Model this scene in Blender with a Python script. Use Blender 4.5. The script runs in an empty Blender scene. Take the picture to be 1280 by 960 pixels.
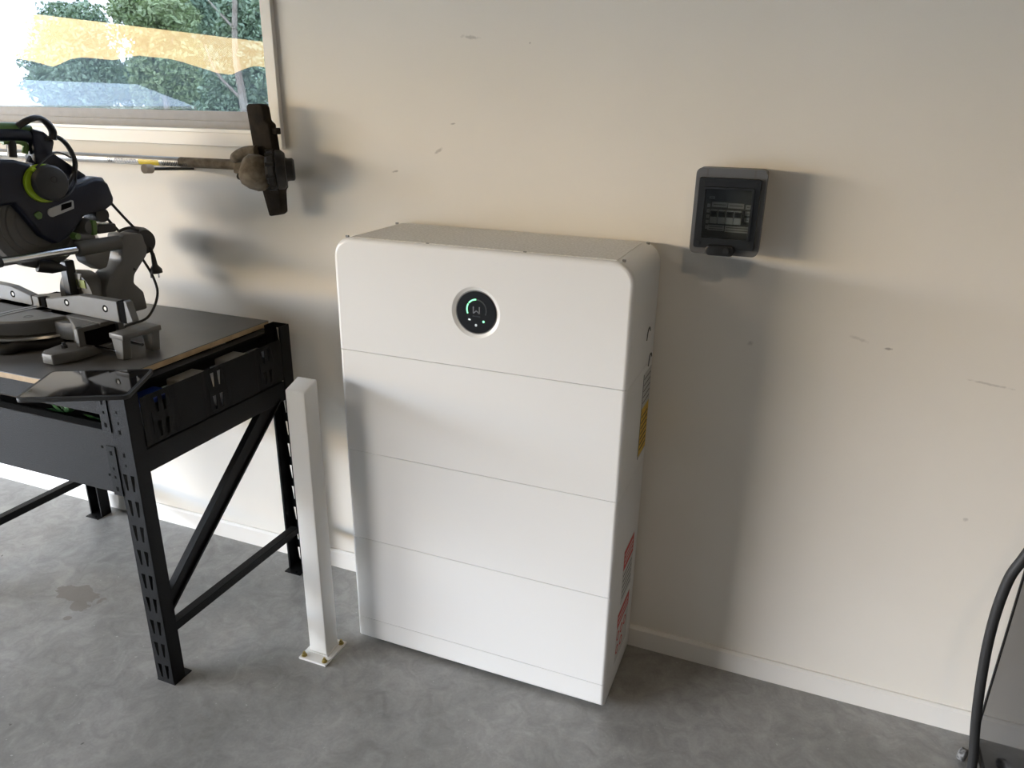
import bpy, bmesh, math, random
from mathutils import Vector, Matrix
random.seed(7)
scene = bpy.context.scene
COL = scene.collection

# ---------------------------------------------------------------- camera
cam_d = bpy.data.cameras.new('camera')
cam = bpy.data.objects.new('camera', cam_d)
COL.objects.link(cam)
cam_d.sensor_width = 36.0
cam_d.lens = 934.36 / 1280 * 36.0
cam_d.clip_start = 0.02
cam_d.clip_end = 600
_r = Vector((0.9290064, 0.36972626, 0.01579874))
_u = Vector((-0.14293587, 0.31911967, 0.93687351))
_d = Vector((-0.34134505, 0.87261969, -0.34931136))
cam.matrix_world = Matrix(((_r.x, _u.x, -_d.x, 1.1522), (_r.y, _u.y, -_d.y, -1.9574),
                           (_r.z, _u.z, -_d.z, 1.6), (0, 0, 0, 1)))
scene.camera = cam

# ---------------------------------------------------------------- view, exposure
scene.view_settings.view_transform = 'Standard'
scene.view_settings.look = 'None'
scene.view_settings.gamma = 1.0
scene.view_settings.use_curve_mapping = False
scene.view_settings.exposure = 0.18
try:
    scene.cycles.use_denoising = True
    scene.cycles.max_bounces = 10
    scene.cycles.diffuse_bounces = 6
    scene.cycles.sample_clamp_indirect = 6.0
except Exception:
    pass

# ---------------------------------------------------------------- world (evening sky, warm low glow to the west)
SKY = 52.0
wd = bpy.data.worlds.new('evening_sky')
scene.world = wd
wd.use_nodes = True
nt = wd.node_tree
nt.nodes.clear()
N = nt.nodes.new
Lk = nt.links.new
tc = N('ShaderNodeTexCoord')
sx = N('ShaderNodeSeparateXYZ'); Lk(tc.outputs['Generated'], sx.inputs[0])
ramp = N('ShaderNodeValToRGB'); Lk(sx.outputs['Z'], ramp.inputs[0])
cr = ramp.color_ramp
cr.elements[0].position = 0.0; cr.elements[0].color = (0.56, 0.64, 0.78, 1)
cr.elements[1].position = 1.0; cr.elements[1].color = (0.20, 0.36, 0.75, 1)
e = cr.elements.new(0.12); e.color = (0.74, 0.87, 1.08, 1)
e = cr.elements.new(0.28); e.color = (0.92, 1.06, 1.28, 1)
e = cr.elements.new(0.5); e.color = (0.75, 0.9, 1.2, 1)
nz = N('ShaderNodeTexNoise'); nz.inputs['Scale'].default_value = 3.5; nz.inputs['Detail'].default_value = 6
mp = N('ShaderNodeMapping'); mp.inputs['Scale'].default_value = (1, 1, 3.0); mp.inputs['Location'].default_value = (0.6, 0.2, 0.3)
Lk(tc.outputs['Generated'], mp.inputs[0]); Lk(mp.outputs[0], nz.inputs['Vector'])
cl = N('ShaderNodeValToRGB'); Lk(nz.outputs['Fac'], cl.inputs[0])
cl.color_ramp.elements[0].position = 0.44; cl.color_ramp.elements[0].color = (0, 0, 0, 1)
cl.color_ramp.elements[1].position = 0.62; cl.color_ramp.elements[1].color = (1, 1, 1, 1)
mx = N('ShaderNodeMix'); mx.data_type = 'RGBA'
Lk(cl.outputs[0], mx.inputs['Factor']); Lk(ramp.outputs[0], mx.inputs[6]); mx.inputs[7].default_value = (1.0, 1.07, 1.15, 1)
dt = N('ShaderNodeVectorMath'); dt.operation = 'DOT_PRODUCT'; dt.inputs[1].default_value = (-0.78, -0.62, 0.0)
Lk(tc.outputs['Generated'], dt.inputs[0])
mr = N('ShaderNodeMapRange'); mr.inputs['From Min'].default_value = 0.90; mr.inputs['From Max'].default_value = 0.97
Lk(dt.outputs['Value'], mr.inputs['Value'])
mr2 = N('ShaderNodeMapRange'); mr2.inputs['From Min'].default_value = 0.12; mr2.inputs['From Max'].default_value = 0.085
Lk(sx.outputs['Z'], mr2.inputs['Value'])
mm = N('ShaderNodeMath'); mm.operation = 'MULTIPLY'; Lk(mr.outputs[0], mm.inputs[0]); Lk(mr2.outputs[0], mm.inputs[1])
mx2 = N('ShaderNodeMix'); mx2.data_type = 'RGBA'
Lk(mm.outputs[0], mx2.inputs['Factor']); Lk(mx.outputs[2], mx2.inputs[6]); mx2.inputs[7].default_value = (1.0, 0.74, 0.40, 1)
bg = N('ShaderNodeBackground'); bg.inputs['Strength'].default_value = SKY
Lk(mx2.outputs[2], bg.inputs['Color'])
wo = N('ShaderNodeOutputWorld'); Lk(bg.outputs[0], wo.inputs[0])

# daylight portals in the two openings of the room (they only guide sampling of the sky)
def portal(name, loc, rot, sx_, sy_):
    l = bpy.data.lights.new(name, 'AREA'); l.shape = 'RECTANGLE'; l.size = sx_; l.size_y = sy_
    l.cycles.is_portal = True
    o = bpy.data.objects.new(name, l); COL.objects.link(o); o.location = loc; o.rotation_euler = rot
    return o
DOOR_Y0, DOOR_Y1, DOOR_H, ROOM_L = -10.2, -2.4, 2.57, -8.0
portal('door_portal', (ROOM_L - 0.21, (DOOR_Y0 + DOOR_Y1) / 2, DOOR_H / 2), (math.pi / 2, 0, -math.pi / 2), DOOR_Y1 - DOOR_Y0, DOOR_H)
portal('window_portal', (-1.6, 0.25, 1.87), (-math.pi / 2, 0, 0), 2.4, 0.72)

# ---------------------------------------------------------------- material helpers
MATS = {}
def mat(name, col, rough=0.5, metal=0.0, var=0.0, scale=20.0, bump=0.0, bscale=200.0, spec=0.5, coat=0.0, emit=None, estr=0.0, col2=None):
    if name in MATS: return MATS[name]
    m = bpy.data.materials.new(name); m.use_nodes = True
    t = m.node_tree; b = t.nodes['Principled BSDF']
    b.inputs['Base Color'].default_value = (*col, 1)
    b.inputs['Roughness'].default_value = rough
    b.inputs['Metallic'].default_value = metal
    b.inputs['Specular IOR Level'].default_value = spec
    b.inputs['Coat Weight'].default_value = coat
    c = t.nodes.new('ShaderNodeTexCoord')
    if var > 0 or col2:
        n = t.nodes.new('ShaderNodeTexNoise'); n.inputs['Scale'].default_value = scale; n.inputs['Detail'].default_value = 5
        t.links.new(c.outputs['Object'], n.inputs['Vector'])
        r = t.nodes.new('ShaderNodeValToRGB'); t.links.new(n.outputs['Fac'], r.inputs[0])
        c2 = col2 or tuple(min(1, v * (1 + var)) for v in col)
        c1 = col if col2 else tuple(v * (1 - var) for v in col)
        r.color_ramp.elements[0].position = 0.35; r.color_ramp.elements[0].color = (*c1, 1)
        r.color_ramp.elements[1].position = 0.65; r.color_ramp.elements[1].color = (*c2, 1)
        t.links.new(r.outputs[0], b.inputs['Base Color'])
    if bump > 0:
        n2 = t.nodes.new('ShaderNodeTexNoise'); n2.inputs['Scale'].default_value = bscale; n2.inputs['Detail'].default_value = 3
        t.links.new(c.outputs['Object'], n2.inputs['Vector'])
        bp = t.nodes.new('ShaderNodeBump'); bp.inputs['Strength'].default_value = bump; bp.inputs['Distance'].default_value = 0.002
        t.links.new(n2.outputs['Fac'], bp.inputs['Height']); t.links.new(bp.outputs[0], b.inputs['Normal'])
    if emit:
        b.inputs['Emission Color'].default_value = (*emit, 1); b.inputs['Emission Strength'].default_value = estr
    MATS[name] = m
    return m

def glass_mat(name, tint, ior, rough=0.0):
    m = bpy.data.materials.new(name); m.use_nodes = True; t = m.node_tree; t.nodes.clear()
    tr = t.nodes.new('ShaderNodeBsdfTransparent'); tr.inputs[0].default_value = (*tint, 1)
    gl = t.nodes.new('ShaderNodeBsdfGlossy'); gl.inputs['Roughness'].default_value = rough; gl.inputs[0].default_value = (1, 1, 1, 1)
    fr = t.nodes.new('ShaderNodeFresnel'); fr.inputs['IOR'].default_value = ior
    mixs = t.nodes.new('ShaderNodeMixShader'); out = t.nodes.new('ShaderNodeOutputMaterial')
    geo = t.nodes.new('ShaderNodeNewGeometry'); sub = t.nodes.new('ShaderNodeMath'); sub.operation = 'SUBTRACT'; sub.inputs[0].default_value = 1.0
    t.links.new(geo.outputs['Backfacing'], sub.inputs[1])
    mu = t.nodes.new('ShaderNodeMath'); mu.operation = 'MULTIPLY'; t.links.new(fr.outputs[0], mu.inputs[0]); t.links.new(sub.outputs[0], mu.inputs[1])
    t.links.new(mu.outputs[0], mixs.inputs[0]); t.links.new(tr.outputs[0], mixs.inputs[1]); t.links.new(gl.outputs[0], mixs.inputs[2])
    t.links.new(mixs.outputs[0], out.inputs[0])
    MATS[name] = m
    return m

def wall_mat():
    m = mat('wall_paint', (0.735, 0.685, 0.61), rough=0.62, bump=0.12, bscale=260, spec=0.3)
    t = m.node_tree; b = t.nodes['Principled BSDF']
    c = t.nodes.new('ShaderNodeTexCoord')
    n = t.nodes.new('ShaderNodeTexNoise'); n.inputs['Scale'].default_value = 2.2; n.inputs['Detail'].default_value = 6
    t.links.new(c.outputs['Object'], n.inputs['Vector'])
    r = t.nodes.new('ShaderNodeValToRGB'); t.links.new(n.outputs['Fac'], r.inputs[0])
    r.color_ramp.elements[0].position = 0.3; r.color_ramp.elements[0].color = (0.755, 0.722, 0.66, 1)
    r.color_ramp.elements[1].position = 0.7; r.color_ramp.elements[1].color = (0.785, 0.752, 0.69, 1)
    last = r.outputs[0]
    # grubby scuffs: small marks with a place of their own on the wall (x, z, half length, half height, tilt)
    nn = t.nodes.new('ShaderNodeTexNoise'); nn.inputs['Scale'].default_value = 90; nn.inputs['Detail'].default_value = 4
    t.links.new(c.outputs['Object'], nn.inputs['Vector'])
    for (x, z, a, h, tilt, s) in [(0.155, 1.478, .022, .006, .5, .4), (0.015, 1.416, .016, .004, .2, .5), (0.20, 1.55, .012, .003, .1, .5),
                                  (0.255, 1.765, .035, .006, -.1, .35), (1.37, 1.058, .016, .004, 0, .6), (1.30, 1.075, .035, .006, -.3, .22),
                                  (1.60, 1.0, .06, .004, -.1, .3), (1.05, 1.03, .01, .01, 0, .3), (1.62, .64, .008, .008, 0, .3), (0.42, 1.75, .004, .004, 0, .6)]:
        mp_ = t.nodes.new('ShaderNodeMapping'); mp_.vector_type = 'TEXTURE'
        mp_.inputs['Location'].default_value = (x, 0, z); mp_.inputs['Scale'].default_value = (a, 1, h); mp_.inputs['Rotation'].default_value = (0, -tilt, 0)
        t.links.new(c.outputs['Object'], mp_.inputs[0])
        ln = t.nodes.new('ShaderNodeVectorMath'); ln.operation = 'LENGTH'; t.links.new(mp_.outputs[0], ln.inputs[0])
        ad = t.nodes.new('ShaderNodeMath'); ad.operation = 'MULTIPLY_ADD'; ad.inputs[1].default_value = 1.8
        t.links.new(nn.outputs['Fac'], ad.inputs[0]); t.links.new(ln.outputs['Value'], ad.inputs[2])
        mr_ = t.nodes.new('ShaderNodeMapRange'); mr_.inputs['From Min'].default_value = 1.75; mr_.inputs['From Max'].default_value = 1.2
        mr_.inputs['To Max'].default_value = s
        t.links.new(ad.outputs[0], mr_.inputs['Value'])
        mi = t.nodes.new('ShaderNodeMix'); mi.data_type = 'RGBA'
        t.links.new(mr_.outputs[0], mi.inputs['Factor']); t.links.new(last, mi.inputs[6]); mi.inputs[7].default_value = (0.16, 0.14, 0.12, 1)
        last = mi.outputs[2]
    t.links.new(last, b.inputs['Base Color'])
    return m

def floor_mat():
    m = mat('polished_concrete', (0.2, 0.2, 0.19), rough=0.42, spec=0.8)
    t = m.node_tree; b = t.nodes['Principled BSDF']
    c = t.nodes.new('ShaderNodeTexCoord')
    def noise(scale, det=6, dist=0.0, rg=0.6):
        n = t.nodes.new('ShaderNodeTexNoise'); n.inputs['Scale'].default_value = scale; n.inputs['Detail'].default_value = det
        n.inputs['Distortion'].default_value = dist; n.inputs['Roughness'].default_value = rg
        t.links.new(c.outputs['Object'], n.inputs['Vector']); return n.outputs['Fac']
    def rampn(fac, p0, c0, p1, c1):
        r = t.nodes.new('ShaderNodeValToRGB'); t.links.new(fac, r.inputs[0])
        r.color_ramp.elements[0].position = p0; r.color_ramp.elements[0].color = (*c0, 1)
        r.color_ramp.elements[1].position = p1; r.color_ramp.elements[1].color = (*c1, 1); return r.outputs[0]
    def mixc(fac, a, bb, mode='MIX'):
        mi = t.nodes.new('ShaderNodeMix'); mi.data_type = 'RGBA'; mi.blend_type = mode
        if isinstance(fac, float): mi.inputs['Factor'].default_value = fac
        else: t.links.new(fac, mi.inputs['Factor'])
        for k, v in ((6, a), (7, bb)):
            if isinstance(v, tuple): mi.inputs[k].default_value = (*v, 1)
            else: t.links.new(v, mi.inputs[k])
        return mi.outputs[2]
    base = rampn(noise(2.6, 8, 0.6), 0.3, (0.21, 0.207, 0.197), 0.7, (0.33, 0.325, 0.31))
    mott = rampn(noise(14, 6, 1.2), 0.33, (0.80, 0.80, 0.80), 0.68, (1.17, 1.17, 1.17))
    col = mixc(1.0, base, mott, 'MULTIPLY')
    fine = rampn(noise(120, 3), 0.3, (0.93, 0.93, 0.93), 0.7, (1.06, 1.06, 1.06))
    col = mixc(1.0, col, fine, 'MULTIPLY')
    spk = rampn(noise(70, 2, 0, .4), 0.74, (0, 0, 0), 0.78, (1, 1, 1))
    col = mixc(spk, col, (0.42, 0.42, 0.40))
    dsp = rampn(noise(33, 2, 0, .4), 0.20, (1, 1, 1), 0.23, (0, 0, 0))
    col = mixc(dsp, col, (0.09, 0.085, 0.08))
    # the brown water stain left of the bench leg
    mask = None
    nb = noise(11, 4, 0.5)
    for (x, y, a, h) in [(-1.0, -0.495, .10, .045), (-0.95, -0.545, .05, .04), (-0.93, -0.60, .018, .015)]:
        mp_ = t.nodes.new('ShaderNodeMapping'); mp_.vector_type = 'TEXTURE'
        mp_.inputs['Location'].default_value = (x, y, 0); mp_.inputs['Scale'].default_value = (a, h, 1)
        t.links.new(c.outputs['Object'], mp_.inputs[0])
        ln = t.nodes.new('ShaderNodeVectorMath'); ln.operation = 'LENGTH'; t.links.new(mp_.outputs[0], ln.inputs[0])
        ad = t.nodes.new('ShaderNodeMath'); ad.operation = 'MULTIPLY_ADD'; ad.inputs[1].default_value = 2.2
        t.links.new(nb, ad.inputs[0]); t.links.new(ln.outputs['Value'], ad.inputs[2])
        mr_ = t.nodes.new('ShaderNodeMapRange'); mr_.inputs['From Min'].default_value = 2.02; mr_.inputs['From Max'].default_value = 1.96
        mr_.inputs['To Max'].default_value = 0.8
        t.links.new(ad.outputs[0], mr_.inputs['Value'])
        col = mixc(mr_.outputs[0], col, (0.16, 0.14, 0.12))
    t.links.new(col, b.inputs['Base Color'])
    rr = t.nodes.new('ShaderNodeMapRange'); rr.inputs['To Min'].default_value = 0.34; rr.inputs['To Max'].default_value = 0.55
    t.links.new(noise(6, 5), rr.inputs['Value']); t.links.new(rr.outputs[0], b.inputs['Roughness'])
    bp = t.nodes.new('ShaderNodeBump'); bp.inputs['Strength'].default_value = 0.08; bp.inputs['Distance'].default_value = 0.003
    t.links.new(noise(60, 4), bp.inputs['Height']); t.links.new(bp.outputs[0], b.inputs['Normal'])
    return m

WALL = wall_mat()
FLOOR = floor_mat()
TRIMW = mat('white_trim_paint', (0.77, 0.75, 0.71), rough=0.4)
BASEW = mat('baseboard_paint', (0.78, 0.76, 0.72), rough=0.4)
ALU = mat('anodised_frame', (0.15, 0.145, 0.14), rough=0.5, metal=0.1, var=0.06, scale=30)
CEILW = mat('ceiling_paint', (0.11, 0.107, 0.10), rough=0.8)
SHEDW = mat('grey_shed_wall', (0.15, 0.146, 0.138), rough=0.7, var=0.05, scale=3)
BWHITE = mat('battery_white', (0.80, 0.80, 0.79), rough=0.34, spec=0.4)
BSIDE = mat('battery_grille', (0.70, 0.685, 0.65), rough=0.7, col2=(0.86, 0.85, 0.82), scale=160)
GAPM = mat('seam_grey', (0.22, 0.22, 0.22), rough=0.7)
POSTW = mat('bollard_white', (0.74, 0.73, 0.70), rough=0.35)
BRASS = mat('zinc_yellow_bolt', (0.42, 0.34, 0.12), rough=0.4, metal=0.8)
STEEL_BLK = mat('hammertone_black', (0.004, 0.0042, 0.0046), rough=0.5, bump=0.5, bscale=420, spec=0.14)
PANEL_BLK = mat('textured_charcoal', (0.006, 0.0068, 0.0076), rough=0.65, spec=0.22, col2=(0.018, 0.0195, 0.021), scale=380, bump=0.8, bscale=380)
SHEET = mat('dark_laminate', (0.11, 0.108, 0.105), rough=0.35, var=0.08, scale=8)
WOOD = mat('raw_timber_edge', (0.42, 0.30, 0.17), rough=0.6, var=0.15, scale=25)
HOLE = mat('dark_hole', (0.005, 0.005, 0.005), rough=0.95, spec=0.05)
NAVY = mat('navy_plastic', (0.004, 0.0065, 0.018), rough=0.38, bump=0.15, bscale=500, spec=0.35)
GREEN = mat('green_plastic', (0.10, 0.20, 0.045), rough=0.4)
LIME = mat('lime_plastic', (0.42, 0.62, 0.02), rough=0.4)
GREYCAST = mat('grey_casting', (0.12, 0.118, 0.11), rough=0.48, metal=0.0, bump=0.2, bscale=300)
GREYDK = mat('grey_guard', (0.085, 0.081, 0.073), rough=0.55, metal=0.0)
CHROME = mat('chrome_rod', (0.62, 0.64, 0.67), rough=0.14, metal=1.0)
BLKPL = mat('black_plastic', (0.012, 0.012, 0.012), rough=0.42)
RUBBER = mat('black_rubber', (0.014, 0.014, 0.014), rough=0.6, bump=0.2, bscale=300)
CUPGREY = mat('earmuff_charcoal', (0.035, 0.036, 0.036), rough=0.55)
SCREEN = mat('black_screen_glass', (0.006, 0.006, 0.007), rough=0.06, spec=0.6)
SHAFT = mat('brushed_aluminium_tube', (0.40, 0.39, 0.37), rough=0.38, metal=0.6, var=0.12, scale=30)
MUD = mat('dried_mud', (0.095, 0.074, 0.048), rough=0.9, col2=(0.185, 0.152, 0.108), scale=45, bump=0.8, bscale=120)
MUDDK = mat('muddy_dark_plastic', (0.009, 0.0065, 0.004), rough=0.85, spec=0.2, col2=(0.022, 0.016, 0.010), scale=30, bump=0.5, bscale=150)
SPOOL = mat('scuffed_black_spool', (0.008, 0.0075, 0.007), rough=0.5, spec=0.35, col2=(0.018, 0.016, 0.015), scale=60)
PEGTIP = mat('pale_peg_cap', (0.55, 0.47, 0.38), rough=0.8)
BOXGREY = mat('enclosure_grey', (0.095, 0.097, 0.10), rough=0.5)
BOXDK = mat('enclosure_dark_frame', (0.012, 0.013, 0.014), rough=0.3)
INNER = mat('enclosure_inner', (0.14, 0.145, 0.14), rough=0.6)
PALELBL = mat('pale_label', (0.62, 0.62, 0.60), rough=0.5)
BRKR = mat('breaker_white', (0.55, 0.56, 0.55), rough=0.5)
LINEDK = mat('label_line', (0.05, 0.05, 0.05), rough=0.6)
YELLOW = mat('label_yellow', (0.80, 0.52, 0.03), rough=0.5, col2=(0.62, 0.38, 0.02), scale=90)
RED = mat('label_red', (0.55, 0.04, 0.04), rough=0.5)
GLOSSBLK = mat('gloss_black_panel', (0.010, 0.010, 0.010), rough=0.08, spec=0.5)
BLUEP = mat('blue_plastic', (0.006, 0.035, 0.24), rough=0.5)
SMOKE = glass_mat('smoked_lid', (0.74, 0.76, 0.76), 1.40, 0.03)
PANE = glass_mat('dimmed_window_glass', (0.178, 0.183, 0.188), 1.22, 0.0)  # tint added to dim the bright outdoors; the real glass is clear
LED_G = mat('led_green', (0.05, 0.3, 0.12), emit=(0.30, 1.0, 0.50), estr=1.6)
LED_W = mat('led_white', (0.4, 0.4, 0.4), emit=(0.9, 1.0, 0.95), estr=0.8)
LED_DIM = mat('screen_grey_ink', (0.16, 0.165, 0.17), rough=0.4)
LED_DK = mat('screen_faint_ink', (0.03, 0.033, 0.034), rough=0.4)

# ---------------------------------------------------------------- object helpers
ORG = {}
def props(o, label=None, cat=None, group=None, kind=None):
    if label: o['label'] = label
    if cat: o['category'] = cat
    if group: o['group'] = group
    if kind: o['kind'] = kind
    return o

def thing(name, loc, label, cat, rotz=0.0, group=None, local=False):
    o = bpy.data.objects.new(name, None); COL.objects.link(o)
    o.empty_display_size = 0.05
    o.location = loc; o.rotation_euler = (0, 0, rotz)
    ORG[o.name] = Vector((0, 0, 0)) if local else Vector(loc)
    return props(o, label, cat, group)

def structure(name, loc=(0, 0, 0)):
    o = bpy.data.objects.new(name, None); COL.objects.link(o); o.location = loc
    ORG[o.name] = Vector(loc); o['kind'] = 'structure'
    return o

def obj(name, bm, m, parent=None, smooth=False, kind=None, label=None, origin=None):
    """link the bmesh as ONE mesh object; vertices are in world space unless the thing is local"""
    off = ORG[parent.name] if parent is not None else (Vector(origin) if origin is not None else Vector((0, 0, 0)))
    bmesh.ops.translate(bm, vec=-off, verts=bm.verts)
    bmesh.ops.recalc_face_normals(bm, faces=bm.faces)
    me = bpy.data.meshes.new(name); bm.to_mesh(me); bm.free()
    me.materials.append(m)
    if smooth:
        for p in me.polygons: p.use_smooth = True
        try: me.set_sharp_from_angle(angle=math.radians(38))
        except Exception: pass
    o = bpy.data.objects.new(name, me); COL.objects.link(o)
    if parent is not None:
        o.parent = parent; ORG[o.name] = ORG[parent.name]
    elif origin is not None:
        o.location = origin; ORG[o.name] = Vector(origin)
    else:
        ORG[o.name] = Vector((0, 0, 0))
    if kind: o['kind'] = kind
    if label: o['label'] = label
    return o

def share(src, name, delta, parent):
    o = bpy.data.objects.new(name, src.data); COL.objects.link(o)
    o.parent = parent; o.location = Vector(src.location) + Vector(delta); ORG[o.name] = ORG[parent.name]
    return o

def B(): return bmesh.new()

def box(bm, x0, x1, y0, y1, z0, z1, bev=0.0, seg=2):
    t = bmesh.new() if bev else bm
    r = bmesh.ops.create_cube(t, size=1.0)
    bmesh.ops.scale(t, vec=(abs(x1 - x0), abs(y1 - y0), abs(z1 - z0)), verts=r['verts'])
    bmesh.ops.translate(t, vec=((x0 + x1) / 2, (y0 + y1) / 2, (z0 + z1) / 2), verts=r['verts'])
    if bev:
        bmesh.ops.bevel(t, geom=t.edges[:] , offset=bev, segments=seg, profile=0.5, affect='EDGES')
        merge(bm, t)
    return bm

def merge(bm, t):
    me = bpy.data.meshes.new('tmp'); t.to_mesh(me); t.free(); bm.from_mesh(me); bpy.data.meshes.remove(me)

def cyl(bm, p0, p1, r0, r1=None, n=16, cap=True):
    p0, p1 = Vector(p0), Vector(p1); d = p1 - p0
    r1 = r0 if r1 is None else r1
    res = bmesh.ops.create_cone(bm, cap_ends=cap, segments=n, radius1=max(r0, 1e-5), radius2=max(r1, 1e-5), depth=d.length)
    q = Vector((0, 0, 1)).rotation_difference(d.normalized()).to_matrix().to_4x4()
    bmesh.ops.transform(bm, matrix=Matrix.Translation((p0 + p1) / 2) @ q, verts=res['verts'])
    return bm

def prism(bm, pts, axis, a0, a1, bev=0.0, seg=2):
    """extrude a 2-D outline. axis 'x': pts are (y,z); 'y': (x,z); 'z': (x,y)"""
    t = bmesh.new() if bev else bm
    def P(p, a):
        return {'x': (a, p[0], p[1]), 'y': (p[0], a, p[1]), 'z': (p[0], p[1], a)}[axis]
    lo = [t.verts.new(P(p, a0)) for p in pts]; hi = [t.verts.new(P(p, a1)) for p in pts]
    n = len(pts); t.faces.new(lo); t.faces.new(hi[::-1])
    for i in range(n): t.faces.new((lo[i], lo[(i + 1) % n], hi[(i + 1) % n], hi[i]))
    if bev:
        bmesh.ops.recalc_face_normals(t, faces=t.faces)
        es = [e for e in t.edges if len(e.link_faces) == 2 and e.calc_face_angle(0) > 0.5]
        bmesh.ops.bevel(t, geom=es, offset=bev, segments=seg, profile=0.5, affect='EDGES', clamp_overlap=True)
        merge(bm, t)
    return bm

def smooth_path(pts, n=8):
    pts = [Vector(p) for p in pts]; out = []
    for i in range(len(pts) - 1):
        p0 = pts[max(0, i - 1)]; p1 = pts[i]; p2 = pts[i + 1]; p3 = pts[min(len(pts) - 1, i + 2)]
        for k in range(n):
            t = k / n
            out.append(0.5 * ((2 * p1) + (p2 - p0) * t + (2 * p0 - 5 * p1 + 4 * p2 - p3) * t * t + (3 * p1 - p0 - 3 * p2 + p3) * t ** 3))
    out.append(pts[-1]); return out

def tube(bm, pts, r, n=10, smooth=8, flat=None):
    """round tube along a path; r may be a list; flat=(wide axis Vector, factor) makes it a strap"""
    P = smooth_path(pts, smooth) if smooth else [Vector(p) for p in pts]
    rings = []
    up = Vector((0.123, 0.31, 0.94)).normalized()
    for i, p in enumerate(P):
        tg = (P[min(i + 1, len(P) - 1)] - P[max(i - 1, 0)]).normalized()
        if flat: a = (flat[0] - tg * flat[0].dot(tg)).normalized()
        else:
            a = (up - tg * up.dot(tg)).normalized()
        b = tg.cross(a).normalized()
        if not flat: up = a
        rr = r if not isinstance(r, (list, tuple)) else r[0] + (r[1] - r[0]) * i / (len(P) - 1)
        k = flat[1] if flat else 1.0
        rings.append([bm.verts.new(p + a * rr * k * math.cos(2 * math.pi * j / n) + b * rr * math.sin(2 * math.pi * j / n)) for j in range(n)])
    for i in range(len(rings) - 1):
        for j in range(n):
            bm.faces.new((rings[i][j], rings[i][(j + 1) % n], rings[i + 1][(j + 1) % n], rings[i + 1][j]))
    bm.faces.new(rings[0][::-1]); bm.faces.new(rings[-1])
    return bm

def lathe(bm, c, axis, prof, n=32, a0=0.0, a1=2 * math.pi):
    """prof = [(dist along axis, radius)...] revolved about axis through c"""
    ax = Vector(axis).normalized(); c = Vector(c)
    u = ax.orthogonal().normalized(); v = ax.cross(u)
    full = abs(a1 - a0 - 2 * math.pi) < 1e-6
    rings = []
    for k in range(n if full else n + 1):
        t = a0 + (a1 - a0) * k / n
        rings.append([bm.verts.new(c + ax * d + (u * math.cos(t) + v * math.sin(t)) * max(r, 1e-5)) for d, r in prof])
    m = len(rings)
    for k in range(m if full else m - 1):
        for j in range(len(prof) - 1):
            bm.faces.new((rings[k][j], rings[k][j + 1], rings[(k + 1) % m][j + 1], rings[(k + 1) % m][j]))
    bmesh.ops.remove_doubles(bm, verts=bm.verts, dist=3e-5)
    return bm

def strip(bm, P, w, y, th=0.0006):
    """flat ribbon of width w along x,z polyline P, front at y"""
    n = len(P); L = []; R = []
    for i in range(n):
        a = Vector(P[max(0, i - 1)]); b = Vector(P[min(n - 1, i + 1)]); d = (b - a).normalized(); nn = Vector((-d.y, d.x)) * w / 2
        L.append(Vector(P[i]) + nn); R.append(Vector(P[i]) - nn)
    prism(bm, [tuple(p) for p in L] + [tuple(p) for p in reversed(R)], 'y', y, y + th)
    return bm

def holed_quad(bm, mk, xa, xb, za, zb, hole):
    """a rectangle with a four-cornered hole; hole corners follow (xa,za),(xb,za),(xb,zb),(xa,zb)"""
    o = [bm.verts.new(mk(*p)) for p in ((xa, za), (xb, za), (xb, zb), (xa, zb))]
    h = [bm.verts.new(mk(*p)) for p in hole]
    for i in range(4): bm.faces.new((o[i], o[(i + 1) % 4], h[(i + 1) % 4], h[i]))

# ---------------------------------------------------------------- room shell
ROOM_R, ROOM_F, ROOM_H, WT = 7.0, -12.0, 3.0, 0.2
WX0, WX1, WZ0, WZ1 = -2.8, -0.402, 1.512, 2.22

bm = B(); box(bm, ROOM_L - WT, ROOM_R + WT, ROOM_F - WT, WT, -0.12, 0.0)
props(obj('floor', bm, FLOOR), kind='structure')
bm = B(); box(bm, ROOM_L - WT, ROOM_R + WT, ROOM_F - WT, WT, ROOM_H, ROOM_H + 0.12)
props(obj('ceiling', bm, CEILW), kind='structure')
bm = B()
box(bm, ROOM_L, WX0, 0, WT, 0, ROOM_H); box(bm, WX1, ROOM_R, 0, WT, 0, ROOM_H)
box(bm, WX0, WX1, 0, WT, 0, WZ0); box(bm, WX0, WX1, 0, WT, WZ1, ROOM_H)
props(obj('wall_back', bm, WALL), kind='structure')
bm = B()
box(bm, ROOM_L - WT, ROOM_L, ROOM_F, DOOR_Y0, 0, ROOM_H); box(bm, ROOM_L - WT, ROOM_L, DOOR_Y1, WT, 0, ROOM_H)
box(bm, ROOM_L - WT, ROOM_L, DOOR_Y0, DOOR_Y1, DOOR_H, ROOM_H)
props(obj('wall_left', bm, SHEDW), kind='structure')
bm = B(); box(bm, ROOM_R, ROOM_R + WT, ROOM_F, WT, 0, ROOM_H)
props(obj('wall_right', bm, SHEDW), kind='structure')
bm = B(); box(bm, ROOM_L - WT, ROOM_R + WT, ROOM_F - WT, ROOM_F, 0, ROOM_H)
props(obj('wall_front', bm, SHEDW), kind='structure')
# baseboard with a small bevelled top
bm = B(); prism(bm, [(0, 0), (-0.012, 0), (-0.012, 0.0635), (-0.006, 0.0715), (0, 0.0715)], 'x', ROOM_L, ROOM_R)
props(obj('baseboard_back', bm, BASEW), kind='structure')

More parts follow.
